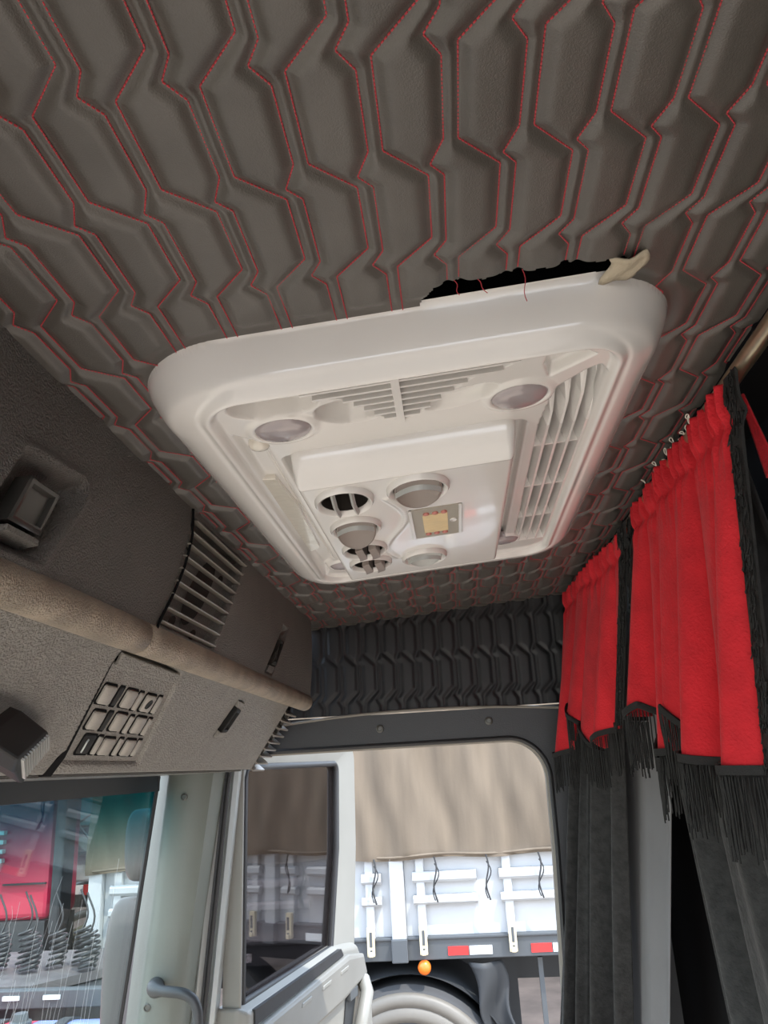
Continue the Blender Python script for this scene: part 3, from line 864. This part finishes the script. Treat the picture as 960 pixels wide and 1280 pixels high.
for k in range(3):
    for b in (.938, 1.027):
        mb = MB(); x_ = -.018 + .0115 * k
        mb.lathe(cpt(x_, b, BD + .0003), (1, 0, .075), (0, 1.3, 0), (0, 0, -1), [(.0042, 0), (.0038, .0016), (.0015, .0022), (.0002, .0023)], 16); mb.build('button', M['button'], cp, smooth=60)
mb = MB(); mb.lathe(cpt(.0170, .978, BD + .0003), (1, 0, .075), (0, 1.4, 0), (0, 0, -1), [(.0050, 0), (.0045, .0012), (.0035, .0012), (.0030, .0002), (.0002, .0002)], 20); mb.build('sensor_ring', M['white_abs'], cp, smooth=40)

# ------------------------------------------------------------------ curtain rail
mb = MB(); mb.tube([(.327, y, 3.131) for y in np.linspace(-.2, 2.06, 20)], .0095, 16)
tag(mb.build('curtain_rail', M['brass'], smooth=60), 'shiny brass curtain rail under the ceiling by the red curtains', 'curtain rail')

# ------------------------------------------------------------------ curtains
def lerp_path(pts, u):
    p = np.asarray(pts, float); t = p[:, 0]
    return np.stack([np.interp(u, t, p[:, k]) for k in range(1, p.shape[1])], -1)

def cloth(top, bot, ztop, zbot, fold, nu, nv, seed):
    """surface between a top path and a bottom path, folded along its normal. returns f(u, v)"""
    r = np.random.default_rng(seed)
    ph = r.uniform(0, 6, 6)
    def f(u, v):
        u = np.asarray(u, float); v = np.asarray(v, float)
        a = lerp_path(top, u); b = lerp_path(bot, u)
        xy = a * (1 - v[..., None]) + b * v[..., None]
        du = .004
        a2 = lerp_path(top, np.clip(u + du, 0, 1)); b2 = lerp_path(bot, np.clip(u + du, 0, 1))
        a1 = lerp_path(top, np.clip(u - du, 0, 1)); b1 = lerp_path(bot, np.clip(u - du, 0, 1))
        t = (a2 - a1) * (1 - v[..., None]) + (b2 - b1) * v[..., None]
        t /= np.linalg.norm(t, axis=-1, keepdims=True) + 1e-9
        n = np.stack([-np.abs(t[..., 1]), t[..., 0] * np.sign(t[..., 1])], -1)
        h = fold(u, v, ph)
        z0 = np.interp(u, *zip(*ztop)) if isinstance(ztop, list) else ztop
        z1 = np.interp(u, *zip(*zbot)) if isinstance(zbot, list) else zbot
        xy = xy + n * h[..., None]
        return np.concatenate([xy, (z0 * (1 - v) + z1 * v)[..., None]], -1)
    return f

def sheet(f, nu, nv, name, m, parent, u0=0, u1=1):
    U, Vv = np.meshgrid(np.linspace(u0, u1, nu), np.linspace(0, 1, nv), indexing='ij')
    mb = MB(); mb.grid(f(U, Vv))
    o = mb.build(name, m, parent, smooth=180)
    sd = o.modifiers.new('solid', 'SOLIDIFY'); sd.thickness = .002
    return o

def fringe(f, name, parent, n, length, zbot_fn, thick=.0010):
    """woven band along the lower edge with looped strands hanging from it"""
    mb = MB()
    uu = np.linspace(0, 1, 160)
    e = f(uu, np.ones(160)); e2 = f(uu, np.full(160, .985)); 
    off = np.array([-.003, 0, 0])
    up = e + off + np.array([0, 0, .004]); lo = e + off - np.array([0, 0, .006])
    mb.loft([up, up + off, lo + off, lo], False, False, closed=False)
    for k in range(n):
        u = (k + .5) / n + random.uniform(-.3, .3) / n
        p = f(np.array([u]), np.array([1.0]))[0] + off
        L = length * random.uniform(.85, 1.08); w_ = random.uniform(.6, 1.2) * .0018; ph = random.uniform(0, 6)
        mb.tube([(p[0] - .002 * t, p[1] + w_ * math.sin(9 * t + ph), p[2] - .008 - L * t) for t in np.linspace(0, 1, 9)], thick, 4, False)
    o = mb.build(name, M['fringe'], parent, smooth=60)
    o['kind'] = 'stuff'
    return o

def edge_trim(f, name, parent, u, w_, n=70):
    """hairy black trim along a vertical edge"""
    mb = MB()
    vv = np.linspace(0, 1, 80); e = f(np.full(80, u), vv)
    sgn = -1 if u < .5 else 1
    a = e + np.array([-.003, 0, 0]); b = e + np.array([-.001, sgn * w_, 0])
    mb.loft([a, a + [-.003, 0, 0], b + [-.003, 0, 0], b], False, False, closed=False)
    for k in range(n * 3):
        v = random.random(); p = f(np.array([u]), np.array([v]))[0]
        y_ = random.uniform(0, w_) * sgn; L = random.uniform(.008, .022)
        mb.tube([(p[0] - .006 - .002 * t, p[1] + y_ + sgn * .005 * t * random.uniform(-1, 1), p[2] - L * t) for t in (0, .35, .7, 1)], .0009, 4, False)
    o = mb.build(name, M['fringe'], parent, smooth=60); o['kind'] = 'stuff'
    return o

def valance_fold(nbig, amp, ntop):
    def fold(u, v, ph):
        uu = u + .012 * np.sin(7 * u + ph[0])
        big = amp * (np.abs(np.sin(pi * nbig * uu + ph[1] * .2)) ** .55 - .5) * (.35 + .65 * v)
        big = big + .45 * amp * np.sin(2 * pi * nbig * .63 * uu + ph[2]) * v
        g = np.exp(-(v / .16) ** 2)
        small = .0055 * np.sin(2 * pi * ntop * u + ph[3]) * g + .003 * np.sin(2 * pi * ntop * 1.9 * u + ph[4]) * g
        pinch = -.006 * np.exp(-((v - .11) / .025) ** 2)
        return big + small + pinch
    return fold

# near valance
zb = [(0, 2.728), (.30, 2.736), (.45, 2.750), (.56, 2.785), (.62, 2.812), (.66, 2.752), (.72, 2.752), (.80, 2.795), (.86, 2.824), (.92, 2.808), (1, 2.806)]
fN = cloth([(0, .322, .775), (1, .322, 1.255)], [(0, .312, .885), (.5, .305, 1.06), (1, .298, 1.325)], [(0, 3.128), (.5, 3.137), (1, 3.134)], zb, valance_fold(6, .036, 22), 0, 0, 3)
val = thing('curtain_valance', 'larger, nearer red velvet valance with black fringe', 'curtain', (.32, 1.0, 3.13), 'red fringed valances')
sheet(fN, 320, 110, 'velvet_cloth', M['velvet'], val)
fringe(fN, 'fringe', val, 190, .080, None)
edge_trim(fN, 'edge_trim', val, 0.0, .030)
edge_trim(fN, 'edge_trim', val, 1.0, .030)
mb = MB()
for k in range(18):
    u = .22 + .50 * k / 17
    p = fN(np.array([u]), np.array([0.0]))[0]
    tt = np.linspace(0, 1, 12)
    mb.tube([p + np.array([-.003 * math.sin(pi * t), .005 * math.sin(2 * pi * t + k), .009 * math.sin(pi * t) * (.6 + .4 * math.sin(k * 2.3))]) for t in tt], .0007, 5)
mb.build('gather_cord', M['white_thread'], val)['label'] = 'white gathering cord loops along the top'
# folded back edge of the same cloth behind its trim
fb = cloth([(0, .346, .806), (1, .343, .812)], [(0, .352, .776), (1, .346, .796)], 3.125, 3.02, lambda u, v, ph: 0 * u, 0, 0, 1)
sheet(fb, 8, 30, 'folded_edge', M['velvet'], val)

# far valance
zb = [(0, 2.80), (.08, 2.806), (.20, 2.792), (.32, 2.765), (.42, 2.775), (.55, 2.83), (.68, 2.865), (.72, 2.868), (.76, 2.768), (.86, 2.758), (1, 2.768)]
fF = cloth([(0, .322, 1.325), (1, .300, 1.93)], [(0, .306, 1.50), (.5, .275, 1.75), (.75, .255, 1.88), (1, .238, 1.965)], [(0, 3.125), (.5, 3.142), (1, 3.145)], zb, valance_fold(5, .027, 16), 0, 0, 5)
val2 = thing('curtain_valance', 'smaller red velvet valance with black fringe at the far end beside the door opening', 'curtain', (.31, 1.6, 3.13), 'red fringed valances')
sheet(fF, 260, 100, 'velvet_cloth', M['velvet'], val2)
fringe(fF, 'fringe', val2, 110, .075, None)
edge_trim(fF, 'edge_trim', val2, 0.0, .055)

# long curtains
def drape(n, amp, k2=.5):
    def fold(u, v, ph):
        uu = u + .02 * np.sin(5 * u + ph[0]) + .05 * k2 * v * np.sin(3 * u + ph[1])
        s_ = np.sin(2 * pi * n * uu + ph[2])
        return amp * (np.sign(s_) * np.abs(s_) ** .8) * (.5 + .6 * v) + .4 * amp * np.sin(2 * pi * n * 1.7 * uu + ph[3] + 2 * v)
    return fold
f1 = cloth([(0, .352, .87), (1, .352, 1.46)], [(0, .345, .50), (1, .345, 1.20)], 3.10, 1.85, drape(4.5, .018), 0, 0, 11)
tag(sheet(f1, 220, 120, 'long_curtain', M['plush'], None), 'black plush curtain hanging under the larger, nearer red valance', 'curtain', 'long black curtains')
f2 = cloth([(0, .366, 1.60), (.45, .350, 1.84), (1, .335, 2.035)], [(0, .275, 1.97), (.5, .195, 1.985), (1, .100, 2.005)], 3.10, 1.85, drape(3.6, .022, 1.8), 0, 0, 23)
tag(sheet(f2, 200, 120, 'long_curtain', M['plush'], None), 'black plush curtain gathered under the small far valance beside the door opening', 'curtain', 'long black curtains')
f3 = cloth([(0, .397, 1.33), (1, .397, 1.85)], [(0, .318, 1.92), (1, .300, 2.04)], 3.10, 1.85, drape(1.4, .010), 0, 0, 31)
tag(sheet(f3, 90, 60, 'grey_curtain', M['grey_cloth'], None), 'smooth grey cloth hanging in the gap between the two black curtains', 'curtain')

# ------------------------------------------------------------------ open truck door
H = np.array([-.600, 2.125, 0]); DA = np.array([.2110, .9775, 0]); DN = np.array([.9775, -.2110, 0])
def DP(s_, z, n=0.0): return H + DA * s_ + DN * n + np.array([0, 0, z])
dr = thing('truck_door', 'off white truck door with smoked glass, standing open outside', 'door', tuple(DP(.45, 1.75)))
def arc(cx_, cz_, r, a0, a1, n=8): return [(cx_ + r * math.cos(a0 + (a1 - a0) * k / n), cz_ + r * math.sin(a0 + (a1 - a0) * k / n)) for k in range(n + 1)]
outer = [(-.01, 2.19), (.0, 2.775)] + [(.03, 2.812)] + arc(.838, 2.786, .045, pi / 2, 0) + [(.868, 2.5), (.815, 2.19)]
inner = [(.020, 2.215), (.030, 2.74)] + [(.045, 2.772)] + arc(.695, 2.748, .026, pi / 2, 0) + [(.700, 2.5), (.622, 2.215)]
mb = MB()
def ring_prism(o_, i_, n0, n1):
    a = [DP(x, z, n0) for x, z in o_]; b = [DP(x, z, n1) for x, z in o_]; c = [DP(x, z, n1 - .012) for x, z in i_]; d_ = [DP(x, z, n0) for x, z in i_]
    mb.loft([a, b, c, d_, a], False, False)
ring_prism(outer, inner, -.025, .025)
bevel(mb.build('window_frame', M['door_paint'], dr, smooth=40), .006, 3)
mb = MB(); mb.tube([DP(x, z, .012) for x, z in inner + [inner[0]]], .010, 8); mb.build('glass_seal', M['rubber'], dr, smooth=60)
mb = MB(); mb.prism([DP(x, z, -.003) for x, z in inner], DN * .004); mb.build('window_glass', M['side_glass'], dr)['label'] = 'smoked window glass'
mb = MB()
lowp = [(-.02, 1.60), (-.02, 2.215), (.62, 2.222), (.80, 2.20), (.835, 2.16), (.90, 2.09), (.925, 2.03), (.93, 1.9), (.93, 1.60)]
mb.loft([[DP(x, z, -.04) for x, z in lowp], [DP(x, z, .02) for x, z in lowp], [DP(.45 + (x - .45) * .965, z - .012, .045) for x, z in lowp]])
body = mb.build('door_body', M['door_paint'], dr); bevel(body, .008, 3)
mb = MB(); mb.prism([DP(x, z, .03) for x, z in ((.02, 2.205), (.62, 2.214), (.64, 2.192), (.02, 2.17))], DN * .02); mb.build('belt_seal', M['rubber'], dr)
mb = MB()
sill = [(.02, 2.165), (.66, 2.19), (.80, 2.165), (.83, 2.10), (.60, 2.075), (.02, 2.06)]
mb.loft([[DP(x, z, .035) for x, z in sill], [DP(x, z, .060) for x, z in sill], [DP(.42 + (x - .42) * .96, 2.125 + (z - 2.125) * .8, .066) for x, z in sill]])
bevel(mb.build('sill_trim', M['sill'], dr), .004, 2)
for s_ in (.30, .45, .60):
    mb = MB(); mb.prism([DP(s_ + a, 2.155 + .03 * (s_ - .45) + b, .064) for a, b in ((-.035, -.006), (.03, -.004), (.035, .006), (-.03, .004))], DN * .005)
    bevel(mb.build('sill_clip', M['door_paint'], dr), .002)
mb = MB(); pk = [(.66, 2.085), (.70, 2.10), (.755, 2.085), (.70, 1.99), (.66, 1.93), (.60, 1.93)]
mb.prism([DP(x, z, .046) for x, z in pk], DN * .004); mb.build('handle_recess', M['dark_steel'], dr)
mb = MB(); mb.tube([DP(.66, 1.90, .05), DP(.70, 1.97, .075), (DP(.765, 2.06, .08)), DP(.80, 2.09, .055)], .022, 12); mb.build('pull_handle', M['door_paint'], dr, smooth=60)
mb = MB(); mb.box(DP(.69, 2.075, .055), (.07, .018, .03), [DA, DN, (0, 0, 1)]); bevel(mb.build('door_latch', M['rail'], dr), .003)

# ------------------------------------------------------------------ outside mirrors
for (c, r, nm) in (((-.962, 2.42, 2.572), (.050, .05, .100), 'small rounded mirror housing above the tall one, seen through the windscreen by the pillar'),
                   ((-.975, 2.40, 2.20), (.075, .06, .235), 'tall mirror housing under the small one, seen through the windscreen by the pillar')):
    mt = thing('wing_mirror', nm, 'mirror', c, 'passenger side mirrors')
    mb = MB(); loops = []
    for k in range(15):
        a = -pi / 2 + pi * k / 14
        f = abs(math.cos(a)) ** .45 if abs(math.cos(a)) > 1e-6 else .02
        loops.append([(c[0] + r[0] * max(f, .03) * math.copysign(abs(math.cos(t)) ** .7, math.cos(t)), c[1] + r[1] * max(f, .03) * math.copysign(abs(math.sin(t)) ** .7, math.sin(t)), c[2] + r[2] * math.copysign(abs(math.sin(a)) ** .8, math.sin(a))) for t in np.linspace(0, 2 * pi, 28, endpoint=False)])
    mb.loft(loops); mb.build('mirror_housing', M['mirror_shell'], mt, smooth=180)
    mb = MB(); mb.tube([(c[0] + .02, c[1], c[2]), (c[0] + .10, c[1] - .05, c[2]), (c[0] + .15, c[1] - .17, c[2])], .011, 8); mb.build('mirror_arm', M['rubber'], mt)

# ------------------------------------------------------------------ outside: ground and trailer
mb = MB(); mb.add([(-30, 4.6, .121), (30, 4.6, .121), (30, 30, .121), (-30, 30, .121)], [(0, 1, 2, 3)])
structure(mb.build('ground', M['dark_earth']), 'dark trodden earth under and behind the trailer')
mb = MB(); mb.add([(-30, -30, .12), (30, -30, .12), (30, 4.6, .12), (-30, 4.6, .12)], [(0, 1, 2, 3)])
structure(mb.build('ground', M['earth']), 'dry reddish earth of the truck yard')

mb = MB(); mb.box((0, 12.0, 1.5), (40, .4, 2.8))
structure(mb.build('wall_back', M['bank']), 'brown boundary wall of the yard behind the trailer')
YT = 5.6
X0, X1 = -2.60, 6.2
tr = thing('trailer', 'white drop side truck trailer parked beyond the open door', 'trailer', (1.5, 6.6, .12))
posts = [-2.54, -.478, 1.95, 4.35]
def bay_stiles(a, b): 
    L = b - a; return [a + .155, a + .155 + .57, b - .185] if L < 2.2 else [a + .155, a + .725, a + 1.30, a + 1.80, b - .185]
for a, b in zip(posts, posts[1:] + [X1]):
    mb = MB(); mb.box(((a + b) / 2, YT + .03, 1.935), (b - a - .10, .03, .47))
    bd = mb.build('side_board', M['white_paint'], tr)
    stl = bay_stiles(a, b)
    for x in stl:
        mb = MB(); mb.box((x, YT - .005, 1.93), (.055, .05, .48)); bevel(mb.build('board_stile', M['white_paint'], bd), .006)
        mb = MB(); mb.box((x, YT - .05, 1.690), (.050, .03, .17)); mb.box((x, YT - .07, 1.62), (.03, .02, .03))
        bevel(mb.build('board_hinge', M['cream'], bd), .005)
        mb = MB(); mb.box((x + .002, YT - .067, 1.705), (.016, .006, .085)); mb.box((x + .002, YT - .067, 1.635), (.014, .006, .02)); mb.build('hinge_slot', M['rail'], bd)
    for zc_, h_ in ((2.055, .065), (1.918, .055)):
        for x0, x1 in zip([a + .06] + stl, stl + [b - .06]):
            if x1 - x0 < .12: continue
            mb = MB(); mb.loft([[(x, YT - .03, zc_ - h_ / 2), (x, YT - .045, zc_ - h_ / 4), (x, YT - .045, zc_ + h_ / 4), (x, YT - .03, zc_ + h_ / 2), (x, YT + .01, zc_ + h_ / 2), (x, YT + .01, zc_ - h_ / 2)] for x in (x0 - .05, x0 + .65 * (x1 - x0))])
            mb.build('locking_bar', M['white_paint'], bd)
for x in posts:
    mb = MB(); mb.box((x, YT, 1.94), (.095, .09, .50)); bevel(mb.build('stake_post', M['white_paint'], tr), .008)
    mb = MB(); mb.box((x, YT - .02, 1.632), (.105, .10, .135)); bevel(mb.build('post_foot', M['rail'], tr), .006)
mb = MB(); mb.box(((X0 + X1) / 2, YT + .02, 1.632), (X1 - X0, .07, .13)); mb.box(((X0 + X1) / 2, YT + .03, 1.695), (X1 - X0, .12, .02))
bevel(mb.build('chassis_rail', M['rail'], tr), .006)
mb = MB(); mb.box(((X0 + X1) / 2, YT + 1.25, 1.60), (X1 - X0, 2.3, .06)); mb.box(((X0 + X1) / 2, YT + .9, 1.40), (X1 - X0 - .6, .12, .3)); mb.box((X0 + .03, YT + 1.2, 2.0), (.05, 2.3, .5))
mb.box(((X0 + X1) / 2, YT + 2.35, 1.9), (X1 - X0, .04, .7))
mb.build('bed', M['dark_steel'], tr)
for x in (-.03, .50, 1.5, 2.4, 3.3, -2.50, -1.6):
    mb = MB(); mb.box((x - .075, YT - .018, 1.616), (.13, .008, .05)); rf = mb.build('reflector_strip', M['red_refl'], tr)
    mb = MB(); mb.box((x + .070, YT - .018, 1.616), (.145, .008, .05)); mb.build('white_half', M['white_refl'], rf)
mb = MB(); mb.lathe((-.328, YT - .04, 1.530), (1, 0, 0), (0, 0, 1), (0, -1, 0), [(.004, -.04), (.040, -.03), (.042, 0), (.032, .018), (.012, .026), (.001, .027)], 24)
mb.build('marker_lamp', M['orange'], tr, smooth=60)['label'] = 'round orange side marker lamp'
for wx_ in (-.46, .95 + 1.6, 3.9):
    mb = MB(); R = .60
    pf = [(.345, .02), (.36, -.03), (.42, -.055), (.52, -.05), (.590, -.02), (.615, .03)] + [(.630 - .010 * (q % 2), .06 + .022 * q) for q in range(13)] + [(.61, .36), (.40, .38)]
    mb.lathe((wx_, YT - .02, .795), (1, 0, 0), (0, 0, 1), (0, 1, 0), pf, 64)
    wh = mb.build('wheel', M['tyre'], tr, smooth=50)
    mb = MB(); mb.lathe((wx_, YT - .02, .795), (1, 0, 0), (0, 0, 1), (0, 1, 0), [(.603, -.02), (.600, -.045), (.585, -.060), (.555, -.066), (.535, -.058), (.525, -.050), (.515, -.058), (.48, -.070), (.45, -.060), (.43, -.035), (.41, -.045), (.38, -.03), (.35, .06), (.30, .12), (.15, .06), (.13, .0), (.01, -.01)], 64)  # tyre sidewall and rim, paler colour standing in for sun on the sidewall
    mb.build('rim', M['rim'], wh, smooth=50)
mb = MB()   # torn rubber mud flap behind the wheel
V = np.zeros((14, 12, 3))
for i in range(14):
    for j in range(12):
        a, b = i / 13, j / 11
        V[i, j] = (-.05 + .22 * b * (1 - .3 * a) + .12 * a + .02 * math.sin(7 * a), YT + .02 - .05 * math.sin(4 * b + 3 * a), 1.54 - .44 * a - .03 * math.sin(5 * b) * a)
mb.grid(V); o = mb.build('mud_flap', M['dark_steel'], tr, smooth=180); o.modifiers.new('s', 'SOLIDIFY').thickness = .012
mb = MB()
mb.loft([[(-.46 + r * math.cos(a), y, .795 + r * math.sin(a)) for a in np.linspace(.2, pi - .2, 30)] for r, y in ((.67, YT + .10), (.69, YT + .02), (.71, YT + .10), (.71, YT + .7), (.67, YT + .7))], False, False, closed=False)
mb.box((-.46, YT + .75, 1.1), (1.5, .05, .9))
mb.build('mudguard', M['dark_steel'], tr, smooth=60)
mb = MB(); mb.box((.415, YT + .1, 1.35), (.03, .03, .38)); mb.build('support_bar', M['rail'], tr)

# tarpaulin over the trailer
mb = MB()
xs_ = np.linspace(X0, X1, 380); zs_ = np.concatenate([np.linspace(2.168, 3.55, 70)])
U, Z = np.meshgrid(xs_, zs_, indexing='ij')
wv = .022 * np.sin(U * 5.1 + 1.1 * np.sin(Z * 3)) + .014 * np.sin(U * 13.7 + Z * 4.0) * (Z < 2.9) + .010 * np.sin(U * 29 + 2 * np.sin(Z * 5))
V = np.stack([U, YT - .05 + wv * (1 - .4 * sstep(2.2, 2.17, Z)), Z - (.008 * np.sin(U * 9)) * (Z < 2.2)], -1)
mb.grid(V)
top = V[:, -1]; far = top + np.array([0, 2.4, .0]); mb.grid(np.stack([top, far], 1))
lf = V[0]; mb.grid(np.stack([lf, lf + np.array([.0, 2.4, 0])], 0))
tp = mb.build('tarpaulin', M['tarp'], smooth=60)
tag(tp, 'brown canvas tarpaulin covering the load of the white trailer', 'tarpaulin')
mb = MB(); mb.tube([(x, YT - .058 + .02 * math.sin(x * 6.1), 2.190 - .008 * math.sin(x * 9)) for x in np.linspace(X0, X1, 200)], .010, 6); mb.build('hem', M['tarp'], tp)
for x in (-.62, -.22, .12, .46, .78, 1.3, 1.75, 2.3, 2.9, -1.1, -1.6, -2.15):
    mb = MB(); mb.tube([(x + .012 * math.sin(7 * t), YT - .075 - .01 * math.sin(3 * t), 2.18 - .27 * t) for t in np.linspace(0, 1, 12)], .006, 6)
    mb.tube([(x + .012 * math.sin(7 * t) + .015 * math.sin(5 * t), YT - .08, 2.14 - .22 * t) for t in np.linspace(0, 1, 12)], .004, 5)
    mb.build('tie_rope', M['rubber'], tp)

# ------------------------------------------------------------------ outside: seen through the windscreen
rt = thing('red_truck_cab', 'red truck cab at the left edge, seen through the windscreen', 'truck', (-3.75, 6.9, .12))
mb = MB(); pr2 = [(6.5, 1.75), (6.5, 2.95), (6.58, 3.25), (6.98, 3.25), (6.98, 1.75)]
mb.loft([[(x, y, z) for y, z in pr2] for x in (-4.9, -3.34)]); bevel(mb.build('cab_body', M['red_paint'], rt), .05, 3)
mb = MB(); mb.box((-3.55, 6.485, 2.02), (.36, .02, .012)); mb.box((-3.86, 6.485, 2.3), (.012, .02, 1.0)); mb.build('door_gap', M['rubber'], rt)
mb = MB(); mb.box((-3.27, 6.55, 2.3), (.09, .2, 1.3)); bevel(mb.build('air_intake', M['dark_steel'], rt), .02)
mb = MB()
for k in range(4): mb.box((-3.95, 6.47, 2.20 + .07 * k), (.42, .05, .03))
mb.build('step_trim', M['silver'], rt)
mb = MB(); mb.box((-4.1, 6.72, 1.45), (1.5, .5, .6)); mb.build('chassis', M['dark_steel'], rt)
for x in (-4.3,):
    mb = MB(); mb.lathe((x, 6.45, .66), (1, 0, 0), (0, 0, 1), (0, 1, 0), [(.05, .0), (.28, .02), (.30, -.03), (.50, -.03), (.54, .02), (.54, .28)], 40); mb.build('wheel', M['tyre'], rt, smooth=50)

wt = thing('white_truck', 'white box truck standing behind the end of the tarpaulin, seen through the windscreen', 'truck', (-3.0, 8.0, .12))
mb = MB(); mb.box((-3.17, 8.05, 2.42), (.86, 1.9, .95)); bevel(mb.build('box_body', M['white_paint'], wt), .02)
mb = MB(); mb.box((-3.17, 7.08, 2.18), (.86, .03, .03)); mb.box((-3.17, 7.08, 2.40), (.86, .03, .02)); mb.build('side_rail', M['rail'], wt)
mb = MB(); mb.tube([(-3.5, 7.04, 2.52), (-3.25, 7.04, 2.25)], .01, 6); mb.tube([(-3.45, 7.04, 2.40), (-3.1, 7.04, 2.62)], .01, 6); mb.build('stay_rod', M['rail'], wt)
mb = MB(); mb.box((-3.42, 7.06, 1.89), (.22, .03, .07)); rf = mb.build('reflector_strip', M['white_refl'], wt)
mb = MB(); mb.box((-3.28, 7.055, 1.89), (.08, .03, .08)); mb.build('red_half', M['red_refl'], rf)
mb = MB(); mb.box((-3.17, 7.6, 1.82), (.86, .9, .16)); mb.build('chassis', M['dark_steel'], wt)
mb = MB()
mb.loft([[(-3.18 + r * math.cos(a), y, 1.24 + r * math.sin(a)) for a in np.linspace(.1, pi - .1, 24)] for r, y in ((.40, 7.5), (.40, 7.02), (.36, 7.02), (.36, 7.5))], False, False, closed=False)
mb.build('mudguard', M['cream'], wt, smooth=50)
mb = MB(); mb.tube([(-3.18 + .50 * math.cos(a), 7.03, 1.22 + .50 * math.sin(a)) for a in np.linspace(.2, pi - .2, 24)], .03, 8); mb.build('arch_trim', M['welt'], wt, smooth=60)
mb = MB(); mb.lathe((-3.18, 7.04, 1.20), (1, 0, 0), (0, 0, 1), (0, 1, 0), [(.05, 0), (.18, .02), (.20, -.02), (.33, -.02), (.35, .02), (.35, .28)], 40); mb.build('wheel', M['tyre'], wt, smooth=50)

fb_ = thing('flatbed_chassis', 'grey flat chassis deck standing low outside the windscreen', 'chassis', (-2.4, 4.5, .12))
mb = MB(); mb.add([(-3.6, 4.45, 1.755), (-2.35, 4.45, 1.755), (-1.72, 5.35, 1.75), (-3.6, 5.35, 1.75), (-3.6, 4.45, 1.71), (-2.35, 4.45, 1.71), (-1.72, 5.35, 1.705), (-3.6, 5.35, 1.705)], [(0, 1, 2, 3), (7, 6, 5, 4), (0, 4, 5, 1), (1, 5, 6, 2), (2, 6, 7, 3), (3, 7, 4, 0)])
mb.build('deck_plate', M['deck'], fb_)
mb = MB(); mb.box((-2.6, 4.42, 1.705), (2.2, .06, .085)); mb.box((-1.9, 5.2, 1.71), (.9, .08, .05)); bevel(mb.build('cross_beam', M['rail'], fb_), .006)
for x in (-2.42, -2.2, -1.78):
    mb = MB(); mb.box((x, 4.385, 1.715), (.09, .01, .02)); mb.build('white_tag', M['white_refl'], fb_)
mb = MB(); mb.box((-2.6, 4.8, 1.05), (1.6, .5, 1.3)); mb.build('frame', M['dark_steel'], fb_)

tk = thing('fuel_tank', 'red and blue banded tank lying at the bottom left outside the windscreen', 'tank', (-2.4, 4.1, .12))
def tank(x0, x1, m, nm):
    mb = MB(); mb.loft([[(x, 4.05 + .3 * math.cos(a), 1.39 + .3 * math.sin(a)) for a in np.linspace(0, 2 * pi, 36, endpoint=False)] for x in (x0, x1)]); return mb.build(nm, m, tk, smooth=50)
tank(-3.3, -2.12, M['tank_red'], 'tank_shell'); tank(-2.11, -1.3, M['tank_blue'], 'tank_shell')
for x in (-2.28, -1.96):
    mb = MB(); mb.loft([[(x + dx, 4.05 + .312 * math.cos(a), 1.39 + .312 * math.sin(a)) for a in np.linspace(0, 2 * pi, 36, endpoint=False)] for dx in (-.025, .025)]); mb.build('tank_strap', M['dark_steel'], tk, smooth=50)
mb = MB(); mb.lathe((-2.14, 3.98, 1.675), (1, 0, 0), (0, 1, 0), (0, 0, 1), [(.05, 0), (.05, .04), (.035, .045), (.03, .075), (.001, .078)], 20); mb.build('filler_cap', M['rail'], tk, smooth=40)
mb = MB(); mb.box((-2.4, 4.1, .62), (1.8, .3, 1.0)); mb.build('cradle', M['dark_steel'], tk)

for k in range(7):
    x = -2.88 + .115 * k; y = 4.75 + .08 * (k % 3)
    mb = MB(); nt = 6 + k % 2
    mb.tube([(x + .047 * math.cos(2 * pi * nt * t) + .02 * math.sin(3 * t), y + .047 * math.sin(2 * pi * nt * t), 1.765 + .18 * t + .01 * math.cos(2 * pi * nt * t)) for t in np.linspace(0, 1, 110)] , .0075, 6)
    mb.tube([(x + .03 * math.sin(4 * t), y, 1.935 + .22 * t) for t in np.linspace(0, 1, 8)], .0055, 6)
    tag(mb.build('coiled_hose', M['hose'], smooth=60), 'black coiled air hose standing in the row on the grey chassis deck', 'hose', 'coiled air hoses')
